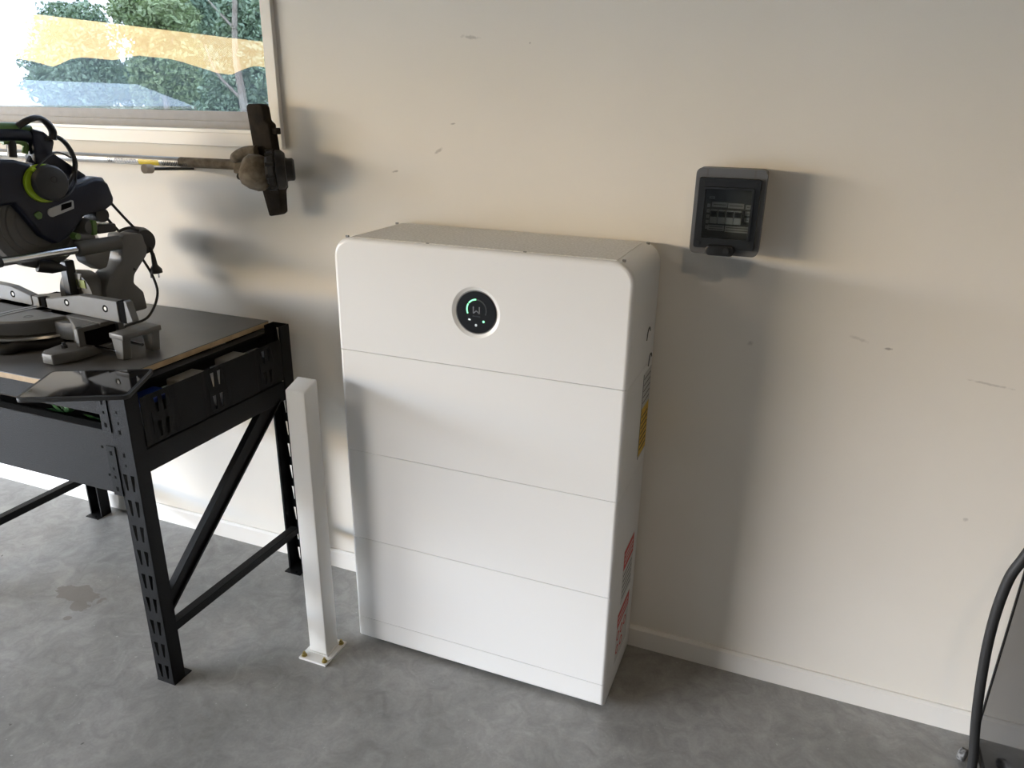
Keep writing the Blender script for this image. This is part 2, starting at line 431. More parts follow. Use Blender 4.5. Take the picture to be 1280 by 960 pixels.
# window: recessed aluminium frame, reflective glass dimmed by an added tint, white reveal and architrave
win = structure('window_1', (-1.6, 0.05, WZ0))
bm = B()
YF0, YF1 = 0.035, 0.085
box(bm, WX0, WX1, YF0 + 0.012, YF1, WZ0 + 0.004, WZ0 + 0.056); box(bm, WX0, WX1, YF0, YF1, WZ0 + 0.004, WZ0 + 0.026)
box(bm, WX0, WX1, YF0, YF1, WZ1 - 0.05, WZ1)
box(bm, WX0, WX0 + 0.03, YF0, YF1, WZ0, WZ1); box(bm, WX1 - 0.005, WX1, YF0, YF1, WZ0, WZ1)
obj('window_frame', bm, ALU, win)
bm = B(); box(bm, WX0 + 0.005, WX1 - 0.002, 0.06, 0.066, WZ0 + 0.05, WZ1 - 0.045)
obj('pane', bm, PANE, win)
bm = B(); box(bm, WX0, WX1, -0.016, 0.06, WZ0 - 0.006, WZ0 + 0.004, 0.001, 1)
obj('sill', bm, mat('white_sill', (0.80, 0.80, 0.79), rough=0.25), win)
tr = structure('trim_1', (-1.6, 0, WZ0))
bm = B(); box(bm, WX1 - 0.0005, WX1 + 0.037, -0.016, 0.0, WZ0 - 0.047, WZ1 + 0.04, 0.0015, 1)
obj('architrave_side', bm, TRIMW, tr)
bm = B(); box(bm, WX0 - 0.04, WX1 - 0.001, -0.016, 0.0, WZ0 - 0.047, WZ0 - 0.006, 0.0015, 1)
obj('architrave_bottom', bm, TRIMW, tr)
bm = B(); box(bm, WX0 - 0.04, WX1 - 0.001, -0.016, 0.0, WZ1, WZ1 + 0.04, 0.0015, 1)
obj('architrave_top', bm, TRIMW, tr)

# ---------------------------------------------------------------- outdoors
GRASS = mat('dry_grass', (0.10, 0.12, 0.045), rough=0.9, var=0.3, scale=0.4)
bm = B(); box(bm, -300, 300, -300, 300, -1.9, -1.6)
g = props(obj('ground', bm, GRASS), kind='structure')
bm = B(); box(bm, -20, ROOM_L - WT, -16, 4, -0.5, -0.03)
props(obj('driveway', bm, mat('driveway_concrete', (0.045, 0.045, 0.045), rough=0.9, var=0.1, scale=2)), kind='structure')
# wooded hill seen in the glass reflection, far beyond the open door
bm = B()
hn = 60; rows = []
for i in range(hn + 1):
    y = -30 - 170 * i / hn
    top = 9.6 + 1.6 * math.sin(i * 0.33 + 0.4) + 0.7 * math.sin(i * 0.9) + random.uniform(-.15, .15)
    rows.append([bm.verts.new((-120 - 40 * s, y, -1.7 + (top + 1.7) * math.sin(s * math.pi / 2) ** 0.8)) for s in (0, .15, .3, .5, .75, 1)])
for i in range(hn):
    for j in range(5): bm.faces.new((rows[i][j], rows[i + 1][j], rows[i + 1][j + 1], rows[i][j + 1]))
back = [bm.verts.new((-200, r[0].co.y, -1.7)) for r in rows]
for i in range(hn): bm.faces.new((rows[i][5], rows[i + 1][5], back[i + 1], back[i]))
props(obj('hill', bm, mat('wooded_hill', (0.05, 0.07, 0.075), rough=0.95, var=0.35, scale=0.25), smooth=True), kind='structure')

ROOFB = mat('pale_blue_roof', (0.52, 0.60, 0.66), rough=0.5, var=0.06, scale=1.0)
HWALL = mat('house_render', (0.5, 0.5, 0.5), rough=0.8)
def house(y0, y1, zr, label):
    """gabled house west of the garage: ridge along y"""
    t = thing('house', (-43, (y0 + y1) / 2, -1.6), label, 'house', group=None)
    bm = B(); box(bm, -46.5, -40.4, y0 + .4, y1 - .4, -1.6, 1.2); obj('walls', bm, HWALL, t)
    bm = B()
    q = [(-40, y0, 1.15), (-40, y1, 1.15), (-43.4, y1 - 1.6, zr), (-43.4, y0 + 1.6, zr), (-47, y0, 1.15), (-47, y1, 1.15)]
    v = [bm.verts.new(p) for p in q]
    for f in ((0, 1, 2, 3), (3, 2, 5, 4), (1, 5, 2), (0, 3, 4), (0, 4, 5, 1)): bm.faces.new([v[k] for k in f])
    obj('roof', bm, ROOFB, t)
    bm = B(); box(bm, -40.42, -40.34, (y0 + y1) / 2 - 1, (y0 + y1) / 2 + 1, -0.7, 0.6); w = obj('window', bm, BLKPL, t)
    bm = B(); box(bm, -40.06, -39.95, y0, y1, 1.02, 1.17); obj('gutter', bm, PALELBL, t)
house(-41.5, -30.0, 2.55, 'long pale blue hip-roofed house mirrored in the window glass')
house(-29.2, -20.0, 2.5, 'pale blue roofed house mirrored at the left edge of the window glass')

LEAF = [mat('gum_leaf_%s' % n, c, rough=0.6, col2=c2, scale=0.9) for n, c, c2 in (
    ('grey', (0.22, 0.31, 0.21), (0.36, 0.46, 0.30)), ('olive', (0.25, 0.34, 0.17), (0.42, 0.50, 0.27)), ('deep', (0.15, 0.24, 0.17), (0.28, 0.37, 0.25)))]
BARK = mat('pale_gum_bark', (0.42, 0.37, 0.31), rough=0.8, col2=(0.30, 0.22, 0.17), scale=1.5)
def gum_tree(base, blobs, trunk_pts, nleaf, lm, label, size=0.10):
    nleaf = int(nleaf * 2.2)
    t = thing('gum_tree', base, label, 'tree', group='trees behind the window')
    bm = B()
    for tp, r in trunk_pts: tube(bm, tp, r, n=7, smooth=4)
    obj('trunk', bm, BARK, t, smooth=True)
    rnd = random.Random(len(label) * 13 + int(base[0] * 10))
    vs = []; fs = []
    tot = sum(b[3] * b[4] * b[5] for b in blobs)
    for (cx, cy, cz, rx, ry, rz) in blobs:
        for k in range(int(nleaf * rx * ry * rz / tot)):
            while True:
                p = Vector((rnd.uniform(-1, 1), rnd.uniform(-1, 1), rnd.uniform(-1, 1)))
                if 0.35 < p.length < 1: break
            w = 1 + 0.25 * math.sin(p.x * 7 + cx) * math.sin(p.z * 6 + cy)
            c = Vector((cx + p.x * rx * w, cy + p.y * ry * w, cz + p.z * rz * w))
            a = Vector((rnd.gauss(0, 1), rnd.gauss(0, 1), rnd.gauss(0, 1))).normalized()
            b = a.orthogonal().normalized(); s = size * rnd.uniform(.6, 1.3)
            i = len(vs)
            vs += [c + a * s, c + b * s * .45, c - a * s, c - b * s * .45]; fs.append((i, i + 1, i + 2, i + 3))
    me = bpy.data.meshes.new('foliage'); off = Vector(base)
    me.from_pydata([tuple(v - off) for v in vs], [], fs); me.materials.append(lm)
    o = bpy.data.objects.new('foliage', me); COL.objects.link(o); o.parent = t; o['kind'] = 'stuff'; ORG[o.name] = off
G0 = -1.6
gum_tree((-25.3, 20.5, G0), [(-25.6, 20.5, 2.9, 1.9, 1.4, 1.5), (-24.95, 20.2, 2.3, 1.1, 1.2, 1.2), (-25.2, 20.4, 4.2, 1.3, 1.2, .75), (-26.5, 20.4, 2.0, 1.3, 1.1, .8)],
         [([(-25.3, 20.5, G0), (-25.2, 20.4, 1.5), (-25.5, 20.5, 3.5)], (.16, .06)), ([(-25.2, 20.4, 1.2), (-24.4, 20.2, 2.4)], (.06, .03))], 7000, LEAF[0],
         'rounded grey-green gum tree at the left of the window view')
gum_tree((-20.9, 20, G0), [(-20.9, 20, 4.3, 1.5, 1.2, 1.0), (-21.4, 20.4, 2.4, 1.1, 1.0, 1.3), (-20.4, 20.2, 2.7, 1.1, 1.0, 1.2)],
         [([(-20.9, 20, G0), (-20.8, 19.9, 1.8), (-21.0, 20, 4)], (.14, .05)), ([(-20.8, 19.9, 2.0), (-20.0, 19.8, 3.6)], (.06, .03))], 7500, LEAF[1],
         'bright olive gum tree crossing the middle of the window view')
gum_tree((-27.3, 28.4, G0), [(-27.6, 29, 4.9, 2.0, 1.6, 1.75), (-27.7, 29.1, 2.5, 2.0, 1.4, 1.75), (-28.4, 29.3, 6.8, 1.9, 1.4, 1.2)],
         [([(-26.9, 27.7, G0), (-26.7, 27.7, 1.4), (-27.1, 27.8, 3.5), (-26.9, 27.9, 6.0)], (.2, .07)), ([(-26.5, 27.7, G0), (-26.4, 27.7, 1.5), (-26.8, 27.7, 3.0)], (.11, .06))], 10500, LEAF[2],
         'dark gum tree with a forked pale trunk right of the window view middle', 0.13)
gum_tree((-16.2, 18.2, G0), [(-15.9, 18.8, 3.9, .9, .9, 1.0), (-16.6, 18.9, 2.2, 1.2, 1.0, 1.0), (-15.2, 18.7, 2.6, 1.0, .9, 1.2), (-17.0, 18.8, 1.2, 1.1, .9, .7)],
         [([(-15.35, 17.7, G0), (-15.5, 17.7, 1.5), (-15.7, 17.8, 3.0), (-15.6, 18, 5.0)], (.16, .06)), ([(-15.5, 17.7, 1.6), (-16.5, 17.8, 2.4), (-17.0, 18.0, 3.2)], (.06, .02)), ([(-15.65, 17.8, 3.6), (-16.6, 17.9, 4.4)], (.05, .02))], 7000, LEAF[0],
         'sparse gum tree with reddish pale trunk beside the right window jamb')
gum_tree((-23.2, 24, G0), [(-23.4, 24, 2.3, 2.3, 1.4, 1.1), (-27, 25, 2.2, 2.4, 1.4, .9), (-31, 25, 2.0, 2.4, 1.4, 1.0)],
         [([(-23.2, 24, G0), (-23.1, 24, 2.2)], (.12, .06)), ([(-23.1, 24, 1.0), (-22.4, 23.9, 2.6)], (.05, .03))], 7500, LEAF[2],
         'low dark gum thicket behind the rounded grey-green tree')

# ---------------------------------------------------------------- battery storage unit
W, D = 0.8027, 0.3136
ZB, S4, S3, S2, S1, ZT = 0.012, 0.0877, 0.3772, 0.6662, 0.9683, 1.2734
bat = thing('battery_storage_unit', (W / 2, -0.167, 0.0), 'white stacked battery storage unit with round black display standing against wall', 'battery')
RC, RB = 0.052, 0.011
def outline(d, z0, z1, top, bot):
    """rounded outline in x,z; d = inset"""
    x0, x1 = d, W - d
    pts = []
    zz0 = z0 + (d if bot else 0)
    pts += [(x1, zz0)] if not bot else [(x1 - .004, zz0), (x1, zz0 + .004)]
    if top:
        r = RC - d; zt = z1 - d
        for k in range(13):
            a = math.pi / 2 * k / 12; pts.append((x1 - r + r * math.cos(a), zt - r + r * math.sin(a)))
        for k in range(13):
            a = math.pi / 2 + math.pi / 2 * k / 12; pts.append((x0 + r + r * math.cos(a), zt - r + r * math.sin(a)))
    else: pts += [(x1, z1), (x0, z1)]
    pts += [(x0, zz0)] if not bot else [(x0, zz0 + .004), (x0 + .004, zz0)]
    return pts
DC, DR = (0.409, 1.1155), 0.064
def module(name, z0, z1, top=False, bot=False, hole=False):
    bm = B(); rings = []
    ys = [(-0.02, 0.0)] + [(-D + RB - RB * math.sin(a), RB - RB * math.cos(a)) for a in [math.pi / 2 * k / 5 for k in range(6)]]
    for y, d in ys: rings.append([bm.verts.new((p[0], y, p[1])) for p in outline(d, z0, z1, top, bot)])
    n = len(rings[0])
    for i in range(len(rings) - 1):
        for j in range(n): bm.faces.new((rings[i][j], rings[i][(j + 1) % n], rings[i + 1][(j + 1) % n], rings[i + 1][j]))
    bm.faces.new(rings[0][::-1])
    if not hole: bm.faces.new(rings[-1])
    else:
        m = 48
        prof = [(0, DR + .002), (0.0008, DR), (0.0035, 0.0580), (0.0050, 0.0545), (0.0050, 0.0)]
        loops = []
        for k, (dep, r) in enumerate(prof[:-1]):
            loops.append([bm.verts.new((DC[0] + r * math.cos(2 * math.pi * j / m), -D + dep, DC[1] + r * math.sin(2 * math.pi * j / m))) for j in range(m)])
        for i in range(len(loops) - 1):
            for j in range(m): bm.faces.new((loops[i][j], loops[i][(j + 1) % m], loops[i + 1][(j + 1) % m], loops[i + 1][j]))
        bm.faces.new(loops[-1])
        es = [bm.edges.get((rings[-1][j], rings[-1][(j + 1) % n])) for j in range(n)] + [bm.edges.get((loops[0][j], loops[0][(j + 1) % m])) for j in range(m)]
        bmesh.ops.triangle_fill(bm, use_beauty=True, use_dissolve=False, edges=[e for e in es if e])
    o = obj(name, bm, BWHITE, bat, smooth=True)
    for p in o.data.polygons:                       # the flat front panel stays flat up to its rims
        if abs(p.normal.y) > 0.9999: p.use_smooth = False
    return o
g = 0.0007
inv = module('inverter_module', S1 + g, ZT, top=True, hole=True)
module('battery_module', S2 + g, S1 - g); module('battery_module', S3 + g, S2 - g); module('battery_module', S4 + g, S3 - g)
module('base_plinth', ZB, S4 - g, bot=True)
bm = B(); box(bm, 0.004, W - 0.004, -D + 0.004, -0.024, ZB + 0.005, ZT - RC); obj('seam_core', bm, GAPM, bat)
# perforated dusty top plate (rows of fine slots are relief in the material, the plate is proud)
bm = B(); box(bm, 0.048, W - 0.048, -D + 0.016, -0.032, ZT - 0.001, ZT + 0.0012); obj('top_plate', bm, BSIDE, bat)
for (x, y) in ((0.030, -0.288), (0.030, -0.030), (W - 0.034, -0.288), (W - 0.034, -0.030), (0.27, -0.296), (0.53, -0.296)):
    bm = B(); box(bm, x - .004, x + .004, y - .0025, y + .0025, ZT - 0.004, ZT + 0.0016); obj('lid_clip', bm, GAPM, bat)
for x in (0.06, W - 0.06):
    for y in (-D + 0.05, -0.06):
        bm = B(); cyl(bm, (x, y, 0), (x, y, ZB + 0.006), 0.016, 0.012, 14); obj('foot', bm, GREYCAST, bat)
# display
yd = -D + 0.0035
bm = B(); lathe(bm, (DC[0], -D + 0.0050, DC[1]), (0, -1, 0), [(0, 0.0535), (0.0022, 0.0535), (0.003, 0.0528), (0.003, 0.0)], 48)
disp = obj('display', bm, SCREEN, inv, smooth=True)
ys = -D + 0.0050 - 0.003 - 0.0005
bz = B(); lathe(bz, (DC[0], -D + 0.0050, DC[1]), (0, -1, 0), [(0, 0.0543), (0.0016, 0.0543), (0.0016, 0.0534), (0, 0.0534)], 48)
obj('bezel', bz, BLKPL, inv, smooth=True)
def arc(a0, a1, r, n=14): return [(DC[0] + 0.0015 + r * math.cos(math.radians(a0 + (a1 - a0) * k / n)), DC[1] + 0.007 + r * math.sin(math.radians(a0 + (a1 - a0) * k / n))) for k in range(n + 1)]
bm = B(); strip(bm, arc(92, 143, 0.0262), 0.0034, ys); strip(bm, arc(149, 205, 0.0262), 0.0034, ys); obj('charge_arc', bm, LED_G, inv)
bm = B(); strip(bm, arc(86, -25, 0.0262), 0.0030, ys); obj('gauge_arc', bm, LED_DK, inv)
cx, cz = DC[0] + 0.001, DC[1] + 0.006
bm = B()
for a, b_ in (((-.0082, .0088), (-.0082, -.0085)), ((-.0082, -.0085), (0, -.001)), ((0, -.001), (.0082, -.0085)), ((.0082, -.0085), (.0082, .0088))):
    strip(bm, [(cx + a[0], cz + a[1]), (cx + b_[0], cz + b_[1])], 0.0027, ys)
obj('logo_mark', bm, LED_DIM, inv)
bm = B()
for k in range(8): box(bm, cx - .0098 + k * .0026, cx - .0098 + k * .0026 + .0017, ys, ys + .0006, cz - .0168, cz - .0146)
obj('maker_lettering', bm, LED_DK, inv)
bm = B(); strip(bm, [(DC[0] - .0205, DC[1] - .0185), (DC[0] - .0175, DC[1] - .0200), (DC[0] - .0150, DC[1] - .0192)], 0.0036, ys); obj('status_icon', bm, LED_W, inv)
bm = B(); strip(bm, [(DC[0] + 0.0 + .0022 * math.cos(t * .7), DC[1] - .0325 + .0024 * math.sin(t * .7)) for t in range(10)], 0.0013, ys); obj('status_icon', bm, LED_W, inv)
bm = B(); lathe(bm, (DC[0] + .0205, ys + .0006, DC[1] - .0215), (0, -1, 0), [(0, .0030), (.0006, .0030), (.0006, 0)], 14); obj('status_icon', bm, LED_G, inv)
# stickers and pressed marks on the right side
def sticker(name, y0, y1, z0, z1, m, k=0, parent=bat):
    bm = B(); box(bm, W + 0.0002 * k, W + 0.0006 + 0.0003 * k, y0, y1, z0, z1); return obj(name, bm, m, parent)
s = sticker('rating_label', -0.118, -0.024, 0.70, 0.945, mat('label_grey', (0.55, 0.55, 0.53), rough=0.5)); s['label'] = 'grey rating label with yellow warning panel'
sticker('yellow_panel', -0.114, -0.027, 0.705, 0.845, YELLOW, 1, s)
for k in range(7): sticker('print_line', -0.108, -0.035, 0.722 + k * .016, 0.726 + k * .016, LINEDK, 2, s)
for k in range(5): sticker('print_line', -0.110, -0.030, 0.86 + k * .017, 0.8625 + k * .017, LINEDK, 1, s)
sticker('label_border', -0.1195, -0.1165, 0.70, 0.945, LINEDK, 1, s)
s = sticker('warning_label', -0.19, -0.07, 0.275, 0.45, PALELBL); s['label'] = 'white warning label with red headline panel'
sticker('red_panel', -0.188, -0.072, 0.385, 0.448, RED, 1, s)
for k in range(3): sticker('print_line', -0.178, -0.085, 0.40 + k * .014, 0.405 + k * .014, PALELBL, 2, s)
for k in range(5): sticker('print_line', -0.182, -0.08, 0.29 + k * .018, 0.2935 + k * .018, LINEDK, 1, s)
s = sticker('hazard_label', -0.215, -0.075, 0.085, 0.255, PALELBL); s['label'] = 'white hazard label with red bar and red pictograms'
sticker('red_panel', -0.213, -0.077, 0.205, 0.253, RED, 1, s)
for k in range(2): sticker('print_line', -0.203, -0.09, 0.217 + k * .016, 0.222 + k * .016, PALELBL, 2, s)
for (y, z) in ((-.195, .172), (-.155, .172), (-.115, .172), (-.195, .125), (-.15, .125)):
    bm = B(); lathe(bm, (W + .0003, y, z), (1, 0, 0), [(0, .015), (.0008, .015), (.0008, .0105), (.0003, .0105)], 16); obj('red_ring', bm, RED, s)
for (y, z) in ((-.105, 1.07), (-.055, .985)):
    bm = B(); tube(bm, [(W + .0005, y - .018, z - .03), (W + .0008, y - .01, z - .006), (W + .0008, y + .008, z), (W + .0005, y + .018, z - .012)], 0.0016, 6, 5); obj('pressed_mark', bm, LINEDK, bat)

# ---------------------------------------------------------------- bollard
bol = thing('bollard', (-0.0705, -0.4, 0), 'white square steel bollard bolted to concrete in front of battery unit', 'bollard')
bm = B()
X0, X1, Y0, Y1 = -0.102, -0.039, -0.431, -0.372
v = [bm.verts.new(p) for p in ((X0, Y0, .007), (X1, Y0, .007), (X1, Y1, .007), (X0, Y1, .007), (X0, Y0, .872), (X1, Y0, .872), (X1, Y1, .892), (X0, Y1, .892))]
for f in ((0, 1, 2, 3), (4, 5, 6, 7), (0, 1, 5, 4), (1, 2, 6, 5), (2, 3, 7, 6), (3, 0, 4, 7)): bm.faces.new([v[k] for k in f])
bmesh.ops.recalc_face_normals(bm, faces=bm.faces)
bmesh.ops.bevel(bm, geom=bm.edges[:], offset=0.0035, segments=3, profile=0.5, affect='EDGES')
obj('post', bm, POSTW, bol, smooth=True)
bm = B(); box(bm, -0.117, -0.020, -0.468, -0.352, 0.0, 0.007, 0.001, 1); obj('base_plate', bm, POSTW, bol)
bm = B(); tube(bm, [(X0 - .001, Y0 - .001, .008), (X1 + .001, Y0 - .001, .008), (X1 + .001, Y1 + .001, .008), (X0 - .001, Y1 + .001, .008), (X0 - .001, Y0 - .001, .008)], .0032, 6, 0); obj('weld_bead', bm, POSTW, bol, smooth=True)
for (x, y) in ((-0.105, -0.455), (-0.032, -0.455), (-0.032, -0.366), (-0.105, -0.366)):
    bm = B(); cyl(bm, (x, y, .007), (x, y, .0085), .0085, n=16); cyl(bm, (x, y, .0085), (x, y, .015), .0065, n=6); cyl(bm, (x, y, .015), (x, y, .021), .0036, n=8)
    obj('anchor_bolt', bm, BRASS, bol)

# ---------------------------------------------------------------- workbench
bench = thing('workbench', (-0.9, -0.38, 0), 'black steel workbench with punched slotted legs and dark top under window', 'workbench')
BX0, BX1, BY0, BY1 = -1.425, -0.38, -0.70, -0.045
def hole_pair(bm, mk, xa, xb, za, zb):
    xm = (xa + xb) / 2; w = xb - xa; h = zb - za
    for s in (-1, 1):
        a, b_ = (xa, xm) if s < 0 else (xm, xb)
        c = xm + s * w * 0.21
        # wide top, narrow foot leaning towards the middle
        lo = c - s * w * .03
        hole = [(lo - w * .045, za + h * .18), (lo + w * .045, za + h * .18), (c + w * .115, zb - h * .20), (c - w * .115, zb - h * .20)]
        holed_quad(bm, mk, a, b_, za, zb, hole)
def plate_rows(mk, xa, xb, z0, z1, pitch, thick):
    bm = B(); n = max(1, int((z1 - z0) / pitch)); p = (z1 - z0) / n
    for k in range(n): hole_pair(bm, mk, xa, xb, z0 + k * p, z0 + (k + 1) * p)
    bmesh.ops.remove_doubles(bm, verts=bm.verts, dist=1e-5)
    bmesh.ops.recalc_face_normals(bm, faces=bm.faces)
    bmesh.ops.solidify(bm, geom=bm.faces[:], thickness=thick)
    return bm
def leg(xa, xb, yface, s, outer):
    """C-channel upright; punched web at yface, flanges run s*40 mm into the bench"""
    top = 0.694 if s > 0 else 0.923
    bm = plate_rows(lambda x, z: (x, yface, z), xa, xb, 0.003, top, 0.0767, 0.002)
    if s > 0: box(bm, xa, xb, yface, yface + .002, top, .923)
    box(bm, xa, xa + .0025, min(yface, yface + s * .042), max(yface, yface + s * .042), .003, .923)
    box(bm, xb - .0025, xb, min(yface, yface + s * .042), max(yface, yface + s * .042), .003, .923)
    for x in (xa, xb): box(bm, x - (0 if x == xa else .006), x + (.006 if x == xa else 0), yface + s * .042 - .001, yface + s * .042 + .001, .003, .923)
    lg = obj('leg', bm, STEEL_BLK, bench)
    if s > 0:
        for zz in (.90, .855, .825, .80, .735, .705):
            bm = B(); w_ = .0035 if zz in (.90, .80, .735) else .0022
            box(bm, xb - .034 - w_, xb - .034 + w_, yface - .0006, yface, zz - w_ * 1.6, zz + w_ * 1.6); obj('slot', bm, HOLE, lg)
    bm = B(); box(bm, xa - .002, xb + .002, min(yface, yface + s * .066), max(yface, yface + s * .066), 0, .003)
    fp = obj('foot_plate', bm, STEEL_BLK, bench)
    bm = B(); cyl(bm, (xb - .02, yface + s * .055, .003), (xb - .02, yface + s * .055, .0036), .004, n=10); obj('bolt_hole', bm, HOLE, fp)
for xa, xb in ((BX1 - .062, BX1), (BX0, BX0 + .062)):
    leg(xa, xb, BY0, 1, xb == BX1); leg(xa, xb, BY1, -1, xb == BX1)
# end frames: low rail, diagonal brace
for x, s in ((BX1 - .004, -1), (BX0 + .004, 1)):
    xa, xb = sorted((x, x + s * .03))
    bm = B(); box(bm, xa, xb, BY0 + .042, BY1 - .042, .160, .188, .002, 1); obj('low_rail', bm, STEEL_BLK, bench)
    bm = B(); prism(bm, [(BY0 + .03, .235), (BY0 + .03, .275), (-.175, .70), (-.115, .70), (-.115, .685)], 'x', xa + .004, xb - .004)
    obj('diagonal_brace', bm, STEEL_BLK, bench)
    # lip of the folded brace
    bm = B(); prism(bm, [(BY0 + .03, .235), (BY0 + .036, .231), (-.109, .681), (-.115, .685)], 'x', xa - .004, xb + .004); obj('brace_lip', bm, STEEL_BLK, bench)
    # punched end panel
    mk = lambda y, z, X=(BX1 if s < 0 else BX0): (X, y, z)
    bm = B()
    cols = [-.66, -.655, -.565, -.475, -.455, -.385, -.315, -.27, -.20, -.13, -.105]
    for ya, yb, ph in ((-.655, -.645, 0), (-.645, -.54, 1), (-.54, -.44, 0), (-.44, -.335, 1), (-.335, -.22, 0), (-.22, -.115, 1), (-.115, -.095, 0)):
        if ph:
            hole_pair(bm, mk, ya + .02, yb - .02, .815, .884); hole_pair(bm, mk, ya + .02, yb - .02, .746, .815)
            for a, b_ in ((ya, ya + .02), (yb - .02, yb)):
                bm.faces.new([bm.verts.new(mk(*p)) for p in ((a, .746), (b_, .746), (b_, .884), (a, .884))])
        else: bm.faces.new([bm.verts.new(mk(*p)) for p in ((ya, .746), (yb, .746), (yb, .884), (ya, .884))])
    bmesh.ops.remove_doubles(bm, verts=bm.verts, dist=1e-5)
    bmesh.ops.recalc_face_normals(bm, faces=bm.faces)
    bmesh.ops.solidify(bm, geom=bm.faces[:], thickness=.002)
    obj('end_panel', bm, STEEL_BLK, bench)
    bm = B(); xa2, xb2 = sorted((x, x + s * .02)); box(bm, xa2, xb2, BY0 + .042, BY1 - .042, .672, .738, .002, 1); obj('end_beam', bm, STEEL_BLK, bench)
# long beams front and back
for y, s in ((BY0 + .002, 1), (BY1 - .002, -1)):
    ya, yb = sorted((y, y + s * .035))
    bm = B(); box(bm, BX0 + .062, BX1 - .062, ya, yb, .838, .897, .002, 1); obj('top_beam', bm, PANEL_BLK, bench)
    bm = B(); box(bm, BX0 + .062, BX1 - .062, ya, yb, .612, .795, .002, 1); lb = obj('deep_beam', bm, PANEL_BLK, bench)
    if s > 0:
        for (xx, zz) in ((-.49, .745), (-.482, .665)):
            bm = B(); cyl(bm, (xx, ya - .0008, zz), (xx, ya, zz), .004, n=10); obj('rivet', bm, HOLE, lb)
    for za, zb in ((.795, .905), (.61, .755)):
        for xa in (BX1 - .062 - .03, BX0 + .062 - .002):
            bm = B(); box(bm, xa, xa + .032, (BY0 - .003 if s > 0 else BY1), (BY0 if s > 0 else BY1 + .003), za, zb, .001, 1)
            bp = obj('beam_connector', bm, STEEL_BLK, bench)
            for k, hz in enumerate((.02, .055, .08, zb - za - .02)):
                if s > 0:
                    bm = B(); w_ = .004 if k in (0, 3) else .0025
                    box(bm, xa + .016 - w_, xa + .016 + w_, BY0 - .0036, BY0 - .003, za + hz - w_ * 1.5, za + hz + w_ * 1.5); obj('slot', bm, HOLE, bp)
# inner tray and end angle under the top
bm = B(); box(bm, BX0 + .03, -.40, BY0 + .04, BY1 - .04, .700, .706); obj('tray', bm, STEEL_BLK, bench)
for x in (-.478, BX0 + .065):
    bm = B(); box(bm, x, x + .036, BY0 + .036, BY1 - .036, .890, .8965); box(bm, x, x + .004, BY0 + .036, BY1 - .036, .845, .8965); obj('end_angle', bm, STEEL_BLK, bench)
bm = B(); box(bm, BX0 + .03, -.482, -.712, -.016, .897, .9125, .001, 1); obj('board', bm, WOOD, bench)
bm = B(); box(bm, BX0 + .03, -.4825, -.7125, -.0155, .9125, .915, .0005, 1); obj('top_sheet', bm, SHEET, bench)

# things kept inside the bench tray
CARD = mat('greyed_card', (0.30, 0.29, 0.27), rough=0.7, var=.15)
bm = B(); box(bm, -.50, -.405, -.285, -.20, .706, .864, .003, 1)
props(obj('carton', bm, CARD, None, origin=(-.452, -.242, .706)), 'grey carton inside the bench end nearest the wall', 'carton')
bm = B(); box(bm, -.50, -.405, -.475, -.375, .706, .862, .003, 1)
props(obj('carton', bm, CARD, None, origin=(-.452, -.425, .706)), 'grey carton inside the bench end beside the blue-lidded box', 'carton')
pc = thing('storage_box', (-.455, -.56, .706), 'dark box with blue lid in the bench end near the tablet', 'storage box')
bm = B(); box(bm, -.50, -.405, -.625, -.523, .706, .842, .004, 2); obj('body', bm, STEEL_BLK, pc)
bm = B(); box(bm, -.503, -.402, -.628, -.52, .842, .857, .003, 1); obj('lid', bm, BLUEP, pc)
bm = B(); prism(bm, [(-1.25, .775), (-.56, .78), (-.56, .798), (-1.25, .793)], 'y', -.60, -.56)
props(obj('timber_batten', bm, mat('old_batten', (0.16, 0.11, 0.07), rough=.8, var=.2, scale=18), None, origin=(-.9, -.58, .706)), 'brown timber batten lying in the gap between bench beams', 'batten')
for i, (x, y, z, lab) in enumerate(((-.70, -.63, .80, 'green sprig of artificial leaves poking between bench beams, left of two'), (-.57, -.63, .80, 'green sprig of artificial leaves poking between bench beams, right of two'))):
    bm = B(); rnd = random.Random(i + 3)
    for k in range(16):
        a = rnd.uniform(-1.2, 1.2); l = rnd.uniform(.02, .045)
        p = Vector((x, y, z - .02)); q = p + Vector((math.sin(a) * l * 1.4, rnd.uniform(-.025, .02), abs(math.cos(a)) * l * .6)); dd = (q - p).normalized(); nn = dd.cross(Vector((0, 1, .3))).normalized() * .006
        mid = p + (q - p) * .6
        vv = [bm.verts.new(c) for c in (p, mid + nn, q, mid - nn)]; bm.faces.new(vv)
    t = thing('leaf_sprig', (x, y, .706), lab, 'artificial plant', group='sprigs in the bench tray')
    obj('leaves', bm, mat('sprig_green', (0.03, 0.12, 0.02), rough=.6), t)
    bm = B(); cyl(bm, (x, y, .706), (x, y, z - .015), .003, n=8); obj('stem', bm, mat('sprig_green', (0, 0, 0)), t)

